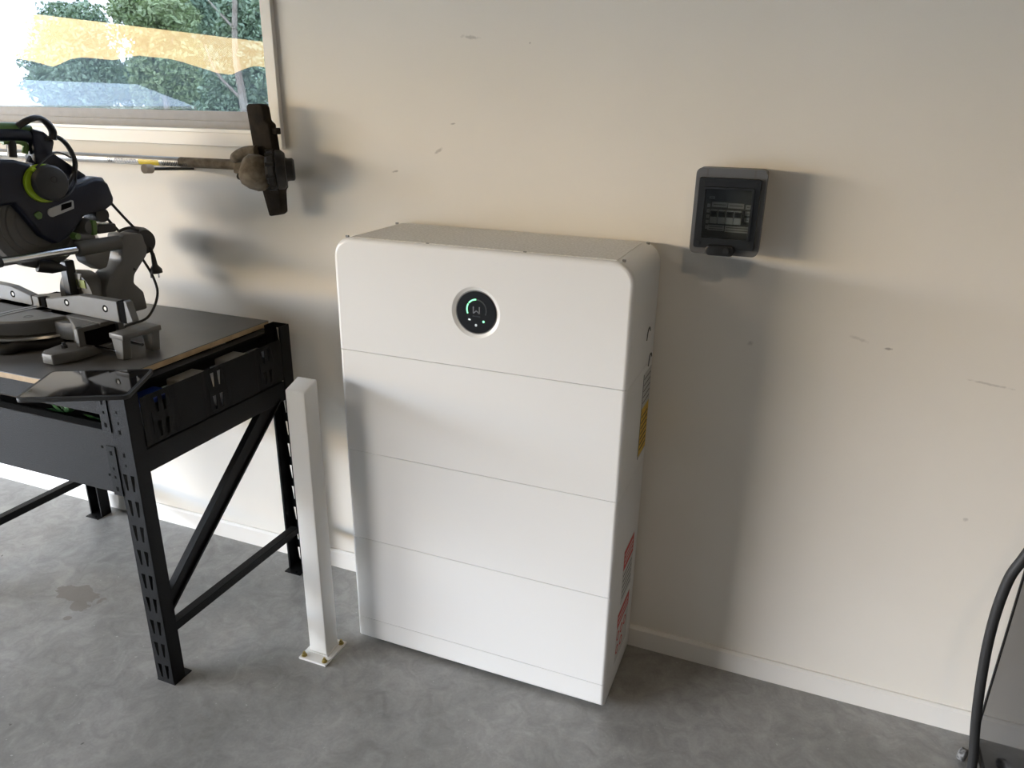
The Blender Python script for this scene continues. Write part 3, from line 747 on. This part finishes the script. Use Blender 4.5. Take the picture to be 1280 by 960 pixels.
# ---------------------------------------------------------------- tablet
tab = thing('tablet', (-0.485, -0.707, .916), 'black tablet computer lying at an angle over the front corner of bench', 'tablet', rotz=math.radians(28.7), local=True)
bm = B()
def rrect(w, h, r, n=5):
    P = []
    for sx_, sy_, a0 in ((1, 1, 0), (-1, 1, 90), (-1, -1, 180), (1, -1, 270)):
        for k in range(n + 1):
            a = math.radians(a0 + 90 * k / n); P.append((sx_ * (w / 2 - r) + r * math.cos(a), sy_ * (h / 2 - r) + r * math.sin(a)))
    return P
prism(bm, rrect(.258, .200, .016), 'z', 0, .0115, .002, 2); obj('rubber_case', bm, RUBBER, tab, smooth=True)
bm = B(); prism(bm, rrect(.242, .184, .010), 'z', .0105, .0122); obj('screen', bm, SCREEN, tab)
bm = B()
o_, i_ = rrect(.258, .200, .016), rrect(.240, .182, .010)
prism(bm, o_, 'z', .0100, .0112)
obj('case_rim', bm, BLKPL, tab)

# ---------------------------------------------------------------- mitre saw (local frame: x along the fence, -y to the operator)
SAW_O = (-1.0, -0.43, 0.915)
saw = thing('mitre_saw', SAW_O, 'navy and grey sliding mitre saw standing on the workbench', 'mitre saw', rotz=math.radians(-5), local=True)
# base with right and left wings
bm = B(); prism(bm, [(-.33, .06), (-.33, -.03), (-.20, -.06), (.20, -.06), (.29, -.03), (.29, .06), (.20, .12), (-.20, .12)], 'z', .028, .080, .004, 2)
obj('base', bm, GREYCAST, saw, smooth=True)
bm = B(); prism(bm, [(-.32, .055), (-.32, -.028), (.325, -.028), (.325, .055)], 'z', .078, .089, .002, 1); obj('table', bm, GREYCAST, saw)
# turntable with rim, lower ring and dark hub
bm = B(); lathe(bm, (0, 0, 0), (0, 0, 1), [(.045, 0), (.045, .172), (.050, .176), (.084, .176), (.089, .172), (.089, 0)], 64); tt = obj('turntable', bm, GREYCAST, saw, smooth=True)
bm = B(); lathe(bm, (0, 0, 0), (0, 0, 1), [(.034, 0), (.034, .190), (.037, .193), (.043, .190), (.043, 0)], 64); obj('scale_ring', bm, mat('scale_steel', (.42, .42, .41), rough=.3, metal=.8), tt, smooth=True)
bm = B(); lathe(bm, (0, 0, 0), (0, 0, 1), [(.0, 0), (.0, .165), (.012, .18), (.030, .172), (.034, 0)], 48); obj('hub', bm, BLKPL, tt, smooth=True)
bm = B(); prism(bm, [(-.05, -.16), (.05, -.16), (.04, -.30), (-.04, -.30)], 'z', .040, .089, .006, 2); obj('turntable_arm', bm, GREYCAST, tt, smooth=True)
bm = B(); box(bm, -.018, .018, -.29, .10, .0885, .0902); kerf = obj('kerf_plate', bm, mat('kerf_insert', (.28, .28, .28), rough=.5), tt)
bm = B(); box(bm, -.002, .002, -.27, .09, .0902, .0906); obj('kerf_slot', bm, HOLE, tt)
for (x, y) in ((.09, -.085), (-.09, -.085), (.075, -.02)):
    bm = B(); lathe(bm, (x, y, .0890), (0, 0, 1), [(0, .0125), (.0008, .0125), (.0008, .010), (.0002, .010)], 18); obj('screw_ring', bm, GREYDK, tt)
# coil of black dust hose under the front
bm = B(); tube(bm, [(.0 + (.165 + .02 * math.sin(k)) * math.cos(a), -.035 + .165 * math.sin(a), .018 + .004 * math.sin(k * 2)) for k, a in enumerate([math.radians(-160 + 12 * i) for i in range(14)])], .016, 10, 3)
obj('skirt_ring', bm, RUBBER, saw, smooth=True)
# right wing housing: slanted web, side frame round a dark opening, foot lug with bolt
bm = B(); prism(bm, [(.150, -.03), (.196, -.034), (.302, -.090), (.302, .05), (.150, .05)], 'z', .012, .087, .003, 1); obj('wing', bm, GREYCAST, saw, smooth=True)
bm = B(); box(bm, .302, .318, -.094, -.074, .0, .087, .002, 1); box(bm, .302, .318, .030, .05, .0, .087, .002, 1); box(bm, .302, .318, -.092, .048, .073, .087, .002, 1); box(bm, .302, .318, -.092, .048, .0, .020, .002, 1); obj('wing_frame', bm, GREYCAST, saw, smooth=True)
bm = B(); box(bm, .3015, .303, -.075, .031, .019, .074); obj('wing_cavity', bm, HOLE, saw)
bm = B(); prism(bm, [(.235, -.075), (.255, -.160), (.275, -.178), (.315, -.175), (.335, -.120), (.335, -.06)], 'z', .004, .034, .004, 2); lug = obj('foot_lug', bm, GREYCAST, saw, smooth=True)
bm = B(); cyl(bm, (.285, -.118, .034), (.285, -.118, .042), .009, n=6); cyl(bm, (.285, -.118, .042), (.285, -.118, .050), .005, n=10); obj('bolt', bm, BLKPL, lug)
bm = B(); cyl(bm, (.29, -.125, 0), (.29, -.125, .005), .02, n=14); obj('rubber_foot', bm, RUBBER, lug)
bm = B(); prism(bm, [(-.33, -.06), (-.24, -.06), (-.26, -.17), (-.31, -.17)], 'z', .0, .034, .004, 2); obj('foot_lug', bm, GREYCAST, saw, smooth=True)
# extension support bracket on the right: twin rods, bar, two posts
for y in (-.042, .035):
    bm = B(); cyl(bm, (.30, y, .020), (.405, y, .020), .0045, n=12); obj('extension_rod', bm, CHROME, saw, smooth=True)
bm = B(); box(bm, .388, .446, -.052, .074, .060, .076, .003, 2); eb = obj('extension_bar', bm, GREYCAST, saw, smooth=True)
for y in (-.050, .045):
    bm = B(); prism(bm, [(.393, .061), (.441, .061), (.432, .001), (.402, .001)], 'y', y, y + .026, .002, 1); obj('extension_post', bm, GREYCAST, eb, smooth=True)
# fences
bm = B(); prism(bm, [(.050, .0895), (.374, .0895), (.374, .152), (.215, .150), (.075, .123), (.050, .121)], 'y', -.002, .022, .002, 1)
fr = obj('fence_right', bm, GREYCAST, saw)
bm = B(); prism(bm, [(-.020, .0895), (-.020, .120), (-.11, .138), (-.17, .140), (-.38, .140), (-.395, .0895)], 'y', -.002, .022, .002, 1)
fl = obj('fence_left', bm, GREYCAST, saw)
for x, z, f in ((.149, .120, fr), (.320, .124, fr), (-.111, .114, fl), (-.29, .114, fl)):
    bm = B(); lathe(bm, (x, -.002, z), (0, -1, 0), [(0, .0105), (.0010, .0105), (.0010, .006), (0, .006)], 18); obj('hole_rim', bm, HOLE, f)
    bm = B(); cyl(bm, (x + .0022, -.0034, z + .0005), (x + .0022, -.002, z + .0005), .0055, n=14); obj('bore', bm, mat('pale_bore', (.75, .75, .73), rough=.5), f)
bm = B(); box(bm, .374, .402, .001, .020, .0895, .153, .001, 1); obj('fence_gap_shade', bm, HOLE, fr)  # black block stands in for shade in the gap before the end cap
bm = B(); box(bm, .020, .040, .001, .020, .0895, .120, .001, 1); obj('fence_gap_shade', bm, HOLE, fr)  # same, painting the dark gap between the two fences
bm = B(); prism(bm, [(.402, .0895), (.430, .1), (.414, .155), (.402, .158)], 'y', -.001, .020, .002, 1); obj('fence_end_cap', bm, GREYCAST, fr)
bm = B(); box(bm, -.018, .012, -.001, .020, .0895, .119, .001, 1); obj('fence_stub', bm, GREYCAST, fl)
# rear column, bevel dial, arm
bm = B(); lathe(bm, (.02, .115, .098), (0, 1, 0), [(0, 0), (0, .080), (.02, .082), (.055, .075), (.06, 0)], 40); obj('bevel_dial', bm, GREYCAST, saw, smooth=True)
bm = B(); prism(bm, [(-.025, .125), (.045, .125), (.062, .175), (-.01, .175)], 'y', .112, .1155); obj('bevel_scale', bm, PALELBL, saw)
bm = B(); prism(bm, [(.035, .13), (.075, .13), (.075, .155), (.035, .155)], 'y', .112, .1155); obj('bevel_sticker', bm, mat('lime_sticker', (.25, .3, .05), rough=.5), saw)
bm = B(); prism(bm, [(.145, .03), (.29, .03), (.285, .09), (.255, .125), (.262, .15), (.318, .205), (.325, .235), (.312, .278), (.245, .285), (.237, .262), (.225, .20), (.175, .165), (.15, .12)], 'x', .035, .115, .008, 2)
obj('column', bm, GREYCAST, saw, smooth=True)
bm = B(); prism(bm, [(.11, .215), (.15, .185), (.175, .19), (.20, .245), (.13, .248), (.105, .238)], 'x', .06, .11, .006, 2); obj('arm_bracket', bm, GREYCAST, saw, smooth=True)
for x in (.1, -.03):
    bm = B(); cyl(bm, (x, -.135, .257), (x, .25, .257), .0125, n=24); rd = obj('slide_rod', bm, CHROME, saw, smooth=True)
    bm = B(); cyl(bm, (x, -.152, .257), (x, -.133, .257), .0145, n=20); obj('rod_end_cap', bm, BLKPL, rd, smooth=True)
bm = B(); lathe(bm, (.1, .092, .258), (0, 1, 0), [(0, .013), (0, .020), (.004, .0225), (.140, .0225), (.143, .019), (.143, .013)], 28); obj('rod_clamp', bm, GREYCAST, saw, smooth=True)
bm = B(); lathe(bm, (-.03, .092, .258), (0, 1, 0), [(0, .013), (0, .020), (.004, .0225), (.140, .0225), (.143, .013)], 28); obj('rod_clamp', bm, GREYCAST, saw, smooth=True)
bm = B(); cyl(bm, (.095, .225, .128), (.105, .265, .172), .010, .012, 14); obj('bevel_lever', bm, BLKPL, saw, smooth=True)
bm = B(); box(bm, .0, .035, .09, .12, .06, .215, .004, 1); obj('stop_post', bm, BLKPL, saw)
bm = B(); lathe(bm, (.06, -.01, .225), (.3, .9, -.3), [(0, .0), (.0, .022), (.04, .02), (.075, .006)], 20); obj('laser_nozzle', bm, BLKPL, saw, smooth=True)
# blade guard and blade
GC = (.045, .02, .345)
bm = B(); lathe(bm, GC, (1, 0, 0), [(-.035, 0), (-.035, .128), (-.028, .135), (.008, .135), (.014, .128), (.016, .112), (.012, .108), (.012, .095), (.016, .092), (.016, .072), (.020, .068), (.020, 0)], 56)
gd = obj('blade_guard', bm, GREYDK, saw, smooth=True)
bm = B(); lathe(bm, (GC[0] - .05, GC[1], GC[2]), (1, 0, 0), [(0, 0), (0, .13), (.0022, .13), (.0022, 0)], 72); obj('blade', bm, CHROME, saw)
# motor and gear housing
bm = B(); prism(bm, [(-.055, .405), (.0, .309), (.044, .278), (.082, .293), (.122, .326), (.143, .350), (.217, .359), (.246, .374), (.252, .392), (.240, .437), (.226, .452), (.198, .456), (.132, .440), (.062, .43), (.03, .47), (.01, .51), (-.03, .522), (-.12, .53), (-.20, .50), (-.22, .43), (-.16, .40)], 'x', -.03, .090, .010, 3)
mh = obj('motor_housing', bm, NAVY, saw, smooth=True)
bm = B(); prism(bm, [(.085, .430), (.132, .446), (.198, .462), (.228, .457), (.236, .440), (.16, .425)], 'x', -.025, .084, .003, 1); obj('motor_top_sheen', bm, mat('navy_top_sheen', (.16, .18, .22), rough=.35), mh, smooth=True)  # paler colour paints the reflection along the top of the housing
bm = B(); P = [(.043 + .013 * math.cos(a), .3715 + .013 * math.sin(a)) for a in [math.radians(90 + 22.5 * k) for k in range(9)]] + [(.112, .376), (.114, .398), (.108, .401)]
prism(bm, P, 'x', .089, .0935, .001, 1); vb = obj('brush_bezel', bm, mat('silver_bezel', (.45, .45, .44), rough=.4), mh, smooth=True)
bm = B(); prism(bm, [(.070, .374), (.104, .382), (.107, .396), (.074, .391)], 'x', .0935, .0942); obj('bezel_slot', bm, HOLE, mh)
bm = B(); prism(bm, [(-.012, .372), (.004, .380), (.014, .372), (.010, .358), (-.002, .356)], 'x', .089, .0945, .002, 1); obj('release_button', bm, GREEN, mh, smooth=True)
bm = B(); cyl(bm, (.085, .098, .296), (.108, .098, .296), .011, .009, 14); obj('lock_button', bm, GREEN, mh, smooth=True)
bm = B(); cyl(bm, (.02, .205, .345), (.085, .205, .345), .022, n=20); obj('cord_grommet', bm, BLKPL, mh, smooth=True)
bm = B(); lathe(bm, (.06, .155, .315), (1, 0, 0), [(0, 0), (0, .026), (.035, .022), (.042, .012), (.042, 0)], 20); kb = obj('depth_knob', bm, GREYCAST, saw, smooth=True)
bm = B(); prism(bm, [(.148, .292), (.162, .292), (.166, .335), (.152, .338)], 'x', .09, .108, .003, 2); obj('depth_lever', bm, GREEN, saw, smooth=True)
bm = B(); box(bm, .03, .1, .17, .235, .292, .318, .005, 2); obj('cable_shelf', bm, BLKPL, saw, smooth=True)
# D-handle: loop with green grip and trigger
bm = B(); tube(bm, [(.03, -.13, .54), (.03, -.135, .575), (.03, -.09, .588), (.03, -.01, .589), (.03, .045, .585), (.03, .078, .566), (.03, .075, .535), (.03, .055, .50)], .021, 14, 6); obj('handle_loop', bm, NAVY, saw, smooth=True)
bm = B(); prism(bm, [(.055, .603), (.092, .592), (.118, .566), (.105, .535), (.20, .462), (.17, .445), (.085, .505), (.045, .50), (.052, .56)], 'x', .005, .055, .008, 2); obj('handle_strut', bm, NAVY, saw, smooth=True)
bm = B(); tube(bm, [(.03, -.12, .596), (.03, -.05, .604), (.03, .02, .604), (.03, .062, .597)], .014, 12, 6, flat=(Vector((1, 0, 0)), 1.25)); obj('grip_cap', bm, GREEN, saw, smooth=True)
bm = B(); tube(bm, [(.03, -.02, .568), (.03, .025, .568), (.03, .043, .556), (.03, .036, .534)], .0085, 10, 6); obj('trigger', bm, GREEN, saw, smooth=True)
bm = B(); tube(bm, [(.03, .005, .57), (.03, .0, .525)], .012, 10, 4); obj('trigger_guard', bm, BLKPL, saw, smooth=True)
# mains lead and its wrap at the back
bm = B(); tube(bm, [(.085, .235, .385), (.09, .27, .335), (.095, .302, .292)], .0042, 8, 6); tube(bm, [(.08, .207, .355), (.085, .231, .315), (.09, .25, .288)], .0042, 8, 6); obj('power_cord', bm, RUBBER, saw, smooth=True)
bm = B(); lathe(bm, (.03, .322, .248), (1, 0, 0), [(0, 0), (0, .040), (.02, .046), (.06, .046), (.080, .038), (.085, 0)], 28); obj('cord_wrap', bm, RUBBER, saw, smooth=True)
bm = B(); tube(bm, [(.1, .24, .292), (.1, .275, .298), (.1, .31, .286)], .0045, 8, 6); obj('cord_loop', bm, RUBBER, saw, smooth=True)
bm = B(); tube(bm, [(.11, .335, .23), (.112, .340, .20)], .006, 8, 4); lathe(bm, (.112, .340, .208), (0, .05, -1), [(0, .006), (.04, .009), (.055, .020), (.066, .020), (.066, 0)], 18); pl = obj('mains_plug', bm, RUBBER, saw, smooth=True)
bm = B(); box(bm, .10, .106, .328, .330, .126, .144); box(bm, .116, .122, .345, .347, .126, .144); obj('plug_pin', bm, CHROME, pl)
bm = B(); tube(bm, [(.1, .305, .20), (.11, .33, .13), (.13, .32, .07), (.17, .24, .02), (.16, .16, .006), (.25, .10, .005)], .0042, 8, 8); obj('trailing_lead', bm, RUBBER, saw, smooth=True)

# ---------------------------------------------------------------- ear muffs hung on the saw handle
ca, sa = math.cos(math.radians(-5)), math.sin(math.radians(-5))
def S(x, y, z): return (SAW_O[0] + ca * x - sa * y, SAW_O[1] + sa * x + ca * y, SAW_O[2] + z)
mf = thing('ear_muffs', S(.10, .04, .46), 'charcoal ear muffs with lime ring hanging on the saw handle', 'ear muffs')
ax = Vector(S(1, -.12, 0)) - Vector(S(0, 0, 0))
axn = ax.normalized()
c0 = Vector(S(.085, .038, .455))
bm = B(); lathe(bm, c0, axn, [(0, 0), (0, .050), (.012, .054), (.016, .050), (.016, 0)], 36); obj('cushion', bm, BLKPL, mf, smooth=True)
bm = B(); lathe(bm, c0 + axn * .012 + Vector((-.006, -.004, 0)), axn, [(0, 0), (0, .053), (.006, .054), (.012, .051), (.012, 0)], 36); obj('lime_ring', bm, LIME, mf, smooth=True)
bm = B(); lathe(bm, c0 + axn * .022 + Vector((.004, .004, .002)), axn, [(0, 0), (0, .049), (.008, .050), (.018, .044), (.023, .030), (.025, 0)], 36); cup = obj('cup', bm, CUPGREY, mf, smooth=True)
bm = B(); strip_pts = []; lathe(bm, c0 + axn * .0455 + Vector((.006, .006, .012)), axn, [(0, .010), (.0012, .010), (.0012, .007), (0, .007)], 18); obj('cup_emblem', bm, BLKPL, mf, smooth=True)
bm = B(); cyl(bm, S(.098, .004, .495), S(.112, .004, .495), .007, n=10); obj('band_clip', bm, LIME, mf)
bm = B(); tube(bm, [S(.05, .02, .608), S(.06, .045, .624), S(.06, .075, .630), S(.06, .098, .617), S(.06, .111, .594), S(.06, .107, .57)], .0085, 10, 6, flat=(Vector((1, 0, 0)), 1.6)); obj('headband', bm, BLKPL, mf, smooth=True)
bm = B(); tube(bm, [S(.05, .090, .572), S(.06, .120, .577), S(.06, .143, .560), S(.06, .158, .530), S(.065, .158, .495), S(.07, .135, .455), S(.09, .09, .425)], .006, 10, 6, flat=(Vector((1, 0, 0)), 1.5)); obj('headband_pad', bm, CUPGREY, mf, smooth=True)
bm = B(); tube(bm, [S(.11, .004, .495), S(.10, .04, .515), S(.085, .085, .535), S(.07, .12, .532), S(.068, .148, .518)], .0028, 8, 6); tube(bm, [S(.07, .155, .50), S(.08, .14, .45), S(.1, .10, .42), S(.1, .06, .405)], .003, 8, 6); obj('band_wire', bm, BLKPL, mf, smooth=True)

# ---------------------------------------------------------------- line trimmer on wall pegs
trm = thing('line_trimmer', (-0.9, -0.085, 1.417), 'muddy line trimmer with aluminium shaft hung along wall under window', 'line trimmer')
bm = B(); cyl(bm, (-1.95, -.085, 1.415), (-.70, -.085, 1.418), .0148, n=24); obj('shaft', bm, SHAFT, trm, smooth=True)
bm = B(); cyl(bm, (-.70, -.085, 1.418), (-.46, -.085, 1.419), .0152, n=24); obj('muddy_shaft_end', bm, MUD, trm, smooth=True)
def shaft_mark(name, x0, x1, a0, a1, m, r=.0150):
    bm = B(); n = 6; lo = []; hi = []
    for k in range(n + 1):
        a = math.radians(a0 + (a1 - a0) * k / n); y = -.085 - r * math.cos(a); z = 1.4167 + r * math.sin(a)
        lo.append(bm.verts.new((x0, y, z))); hi.append(bm.verts.new((x1, y, z)))
    for k in range(n): bm.faces.new((lo[k], lo[k + 1], hi[k + 1], hi[k]))
    return bm
def marks(name, x0, x1, count, m, a0=-32, a1=28, seed=1):
    rnd = random.Random(seed); bm = B(); p = (x1 - x0) / count
    for k in range(count):
        xa = x0 + k * p; st = p * .22
        for (u0, u1, b0, b1) in ((0, st, a0, a1), (p * .55, p * .55 + st, a0, a1), (0, p * .72, a1 - 14, a1) if rnd.random() < .6 else (0, p * .72, a0, a0 + 14)):
            t = shaft_mark('m', xa + u0, xa + u1, b0, b1, m); merge(bm, t)
    obj(name, bm, m, trm)
marks('black_lettering', -.992, -.972, 2, LINEDK, seed=2)
bm = shaft_mark('m', -.965, -.865, -48, 42, None); obj('white_print_band', bm, PALELBL, trm)
marks('grey_lettering', -.962, -.868, 7, mat('grey_print', (.22, .23, .28), rough=.5), a0=-34, a1=20, seed=3)
for n_ in ('m',):
    t = shaft_mark('m', -.862, -.778, -50, 30, None, .0151); obj('yellow_print_band', t, mat('print_yellow', (.72, .55, .03), rough=.5), trm)
marks('black_lettering', -.765, -.662, 7, LINEDK, a0=-45, a1=18, seed=5)
# clamp, gear head, guard and spool
bm = B(); box(bm, -.478, -.425, -.112, -.058, 1.395, 1.442, .006, 2); obj('clamp', bm, MUD, trm, smooth=True)
bm = B(); tube(bm, [(-.472, -.10, 1.438), (-.45, -.115, 1.447), (-.42, -.115, 1.458), (-.385, -.11, 1.462)], .017, 10, 5); obj('guard_bracket', bm, MUD, trm, smooth=True)
bm = B(); tube(bm, [(-.462, -.105, 1.388), (-.43, -.11, 1.385), (-.40, -.11, 1.39)], .010, 10, 5); obj('clamp_screw_boss', bm, MUDDK, trm, smooth=True)
bm = B(); tube(bm, [(-.46, -.085, 1.42), (-.42, -.09, 1.42), (-.39, -.10, 1.415)], (.018, .03), 14, 5); obj('gear_neck', bm, MUDDK, trm, smooth=True)
bm = B(); lathe(bm, (-.366, -.135, 1.404), (.80, .50, -.33), [(-.050, 0), (-.048, .028), (-.036, .044), (-.012, .051), (.015, .050), (.030, .043), (.038, .030), (.039, 0)], 10); obj('gear_head', bm, MUD, trm, smooth=True)
bm = B(); prism(bm, [(-.418, 1.583), (-.412, 1.592), (-.368, 1.593), (-.360, 1.585), (-.356, 1.548), (-.342, 1.538), (-.333, 1.43), (-.316, 1.36), (-.325, 1.350), (-.327, 1.287), (-.338, 1.280), (-.372, 1.274), (-.392, 1.36), (-.405, 1.45)], 'y', -.098, -.062, .005, 2)
obj('debris_guard', bm, MUDDK, trm, smooth=True)
bm = B(); box(bm, -.346, -.322, -.09, -.07, 1.510, 1.528, .002, 1); obj('line_cutter', bm, MUDDK, trm)
SA = Vector((.80, .56, .03)).normalized(); S0 = Vector((-.338, -.128, 1.412))
bm = B(); lathe(bm, S0, SA, [(-.004, 0), (-.004, .036), (.004, .052), (.018, .056), (.024, .051), (.028, .056), (.044, .055), (.053, .047), (.054, .034), (.060, .032), (.073, .032), (.077, .027), (.077, 0)], 36); sp = obj('line_spool', bm, SPOOL, trm, smooth=True)
su = SA.orthogonal().normalized(); sv = SA.cross(su)
for k in range(10):
    a = k * math.pi / 5 + .2; c = S0 + SA * .011 + (su * math.cos(a) + sv * math.sin(a)) * .0525
    bm = B(); cyl(bm, c - SA * .011, c + SA * .011, .006, n=8); obj('spool_rib', bm, SPOOL, sp, smooth=True)
# pegs carrying the trimmer
for (x, lab) in ((-.737, 'thin black wall peg with pale round cap under the trimmer shaft'), (-1.75, 'thin black wall peg under the trimmer shaft beyond the saw')):
    pg = thing('wall_peg', (x, 0, 1.393), lab, 'peg', group='pegs under the trimmer')
    bm = B(); cyl(bm, (x, .0, 1.391), (x, -.175, 1.402), .0048, n=12); obj('rod', bm, BLKPL, pg, smooth=True)
    bm = B(); cyl(bm, (x, -.170, 1.4015), (x, -.197, 1.4035), .0135, n=18); obj('cap', bm, PEGTIP, pg, smooth=True)

# ---------------------------------------------------------------- breaker enclosure on the wall
en = thing('breaker_box', (.963, -.05, 1.268), 'grey wall-mounted breaker box with smoked window right of battery unit', 'breaker box')
EX0, EX1, EZ0, EZ1 = .883, 1.044, 1.269, 1.470
def rr(x0, x1, z0, z1, r, n=5): return [((x0 + x1) / 2 + p[0], (z0 + z1) / 2 + p[1]) for p in rrect(x1 - x0, z1 - z0, r, n)]
bm = B(); prism(bm, rr(EX0 + .003, EX1 - .003, EZ0 + .003, EZ1 - .003, .012), 'y', -.052, 0, .002, 1); obj('back_box', bm, BOXGREY, en, smooth=True)
def frame(name, x0, x1, z0, z1, r, xi0, xi1, zi0, zi1, ri, y0, y1, m, parent):
    bm = B(); o1 = rr(x0, x1, z0, z1, r); o2 = rr(xi0, xi1, zi0, zi1, ri); n = len(o1)
    V = [[bm.verts.new((p[0], y, p[1])) for p in o] for y in (y0, y1) for o in (o1, o2)]
    for j in range(n):
        k = (j + 1) % n
        bm.faces.new((V[0][j], V[0][k], V[1][k], V[1][j])); bm.faces.new((V[2][j], V[2][k], V[3][k], V[3][j]))
        bm.faces.new((V[0][j], V[0][k], V[2][k], V[2][j])); bm.faces.new((V[1][j], V[1][k], V[3][k], V[3][j]))
    return obj(name, bm, m, parent, smooth=True)
frame('front_cover', EX0, EX1, EZ0, EZ1, .014, .892, 1.034, 1.284, 1.449, .005, -.094, -.052, BOXGREY, en)
bm = B(); box(bm, .892, 1.034, -.056, -.052, 1.284, 1.449); inn = obj('inner_panel', bm, INNER, en)
lid = frame('lid_frame', .893, 1.033, 1.285, 1.448, .006, .907, 1.019, 1.307, 1.427, .004, -.104, -.090, BOXDK, en)
frame('lid_lip', .9055, 1.0205, 1.3055, 1.4285, .005, .910, 1.016, 1.310, 1.424, .003, -.110, -.103, BOXDK, lid)
bm = B(); box(bm, .906, 1.020, -.104, -.101, 1.306, 1.428); obj('lid_window', bm, SMOKE, lid)
bm = B(); prism(bm, rr(.924, .991, 1.269, 1.294, .010), 'y', -.114, -.095, .003, 2); lt = obj('latch', bm, BOXDK, en, smooth=True)
bm = B(); lathe(bm, (.972, -.114, 1.283), (0, -1, 0), [(0, .007), (.003, .007), (.003, 0)], 16); obj('latch_button', bm, BLKPL, lt)
for x in (.909, 1.017):
    bm = B(); box(bm, x - .002, x + .002, -.0945, -.0935, 1.452, 1.468); obj('cover_groove', bm, GREYDK, en)
for (x, z) in ((1.022, 1.437), (1.022, 1.296), (.904, 1.437), (.904, 1.296)):
    bm = B(); cyl(bm, (x, -.1055, z), (x, -.103, z), .0042, n=12); obj('cover_screw', bm, BLKPL, en)
for k in range(4):
    x0 = .921 + k * .0188
    bm = B(); box(bm, x0, x0 + .0178, -.068, -.056, 1.339, 1.372, .001, 1); br = obj('breaker', bm, BRKR, en)
    bm = B(); box(bm, x0 + .004, x0 + .0138, -.075, -.068, 1.358, 1.366, .001, 1); obj('toggle', bm, BLKPL, br)
    bm = B(); box(bm, x0 + .001, x0 + .0168, -.0686, -.068, 1.355, 1.369); obj('breaker_face', bm, LINEDK, br)
def lab(x0, x1, z0, z1, nl=1):
    bm = B(); box(bm, x0, x1, -.0578, -.056, z0, z1); l_ = obj('circuit_label', bm, PALELBL, en)
    for k in range(nl):
        zc = z0 + (z1 - z0) * (k + .7) / (nl + .4); bm = B(); box(bm, x0 + .003, x1 - .003, -.0583, -.0578, zc - .0009, zc + .0009); obj('print_line', bm, GAPM, l_)
lab(.922, .958, 1.377, 1.389); lab(.960, .997, 1.376, 1.388); lab(.917, .956, 1.321, 1.334, 2); lab(.958, 1.015, 1.319, 1.334, 2); lab(.914, .927, 1.396, 1.402)
for k in range(5): lab(.911, .918, 1.324 + k * .013, 1.332 + k * .013)
for k in range(3): lab(1.001, 1.013, 1.345 + k * .015, 1.356 + k * .015)

# ---------------------------------------------------------------- gloss black cabinet and hose at the right edge
cb = thing('cabinet', (2.1, -.36, 0), 'gloss black cabinet against the wall at the right edge', 'cabinet')
bm = B(); box(bm, 1.768, 2.40, -.70, -.016, .004, .95, .002, 1); obj('body', bm, GLOSSBLK, cb)
bm = B(); box(bm, 1.7655, 1.771, -.020, -.0145, .004, .95); obj('edge_strip', bm, BLKPL, cb)
bm = B(); box(bm, 1.762, 1.772, -.70, -.012, .0, .006); obj('bottom_strip', bm, BLKPL, cb)
bm = B(); box(bm, 1.80, 2.38, -.715, -.70, .03, .93, .003, 1); dr = obj('door', bm, GLOSSBLK, cb)
bm = B(); cyl(bm, (1.84, -.735, .6), (1.84, -.735, .8), .006, n=12); cyl(bm, (1.84, -.735, .62), (1.84, -.714, .62), .004, n=8); cyl(bm, (1.84, -.735, .78), (1.84, -.714, .78), .004, n=8); obj('handle', bm, CHROME, dr)
hs = thing('cable', (1.71, -.29, 0), 'thick black cable looping down to floor in front of the cabinet', 'cable')
bm = B(); tube(bm, [(2.0, -.25, .962), (1.90, -.25, .964), (1.80, -.25, .972), (1.74, -.25, .93), (1.712, -.25, .80), (1.686, -.25, .70), (1.670, -.25, .642), (1.664, -.25, .56), (1.665, -.25, .472), (1.671, -.25, .383), (1.680, -.25, .292), (1.689, -.25, .222), (1.700, -.25, .151), (1.706, -.25, .103), (1.711, -.26, .05), (1.714, -.29, .0135), (1.714, -.38, .0115), (1.71, -.6, .0115), (1.70, -.95, .0115)], .0108, 14, 8)
obj('jacket', bm, RUBBER, hs, smooth=True)
bm = B(); lathe(bm, (1.722, -.112, .0175), (.85, -.5, .0), [(-.009, 0), (-.009, .014), (-.006, .0175), (.006, .0175), (.009, .014), (.009, 0)], 24)
cr_ = obj('castor_wheel', bm, mat('speckled_grey', (.05, .05, .05), rough=.8, col2=(.22, .22, .22), scale=150), None, smooth=True, origin=(1.722, -.112, 0))
props(cr_, 'small speckled grey castor wheel on the floor by the cable', 'castor')

# ---------------------------------------------------------------- two ceiling lamps
LAMP_E = 10.0
def ceiling_lamp(x, y, label):
    lp = thing('ceiling_lamp', (x, y, ROOM_H), label, 'lamp', group='ceiling lamps')
    bm = B(); lathe(bm, (x, y, ROOM_H), (0, 0, -1), [(0, 0), (0, .17), (.03, .165), (.035, .15), (.02, .145), (.02, 0)], 32); obj('housing', bm, POSTW, lp, smooth=True)
    bm = B(); lathe(bm, (x, y, ROOM_H - .02), (0, 0, -1), [(0, .142), (.012, .135), (.016, 0)], 32); obj('diffuser', bm, mat('lamp_diffuser', (.8, .8, .8), emit=(1, .86, .68), estr=4), lp, smooth=True)
    la = bpy.data.lights.new('lamp_light', 'AREA'); la.shape = 'DISK'; la.size = 0.22; la.energy = LAMP_E; la.color = (1.0, 0.77, 0.50)
    lo = bpy.data.objects.new('lamp_light', la); COL.objects.link(lo); lo.parent = lp; lo.location = (0, 0, -.045)
ceiling_lamp(1.58, -2.3, 'round white ceiling lamp above the battery unit side of the room')
ceiling_lamp(-1.85, -1.98, 'round white ceiling lamp above the workbench side of the room')
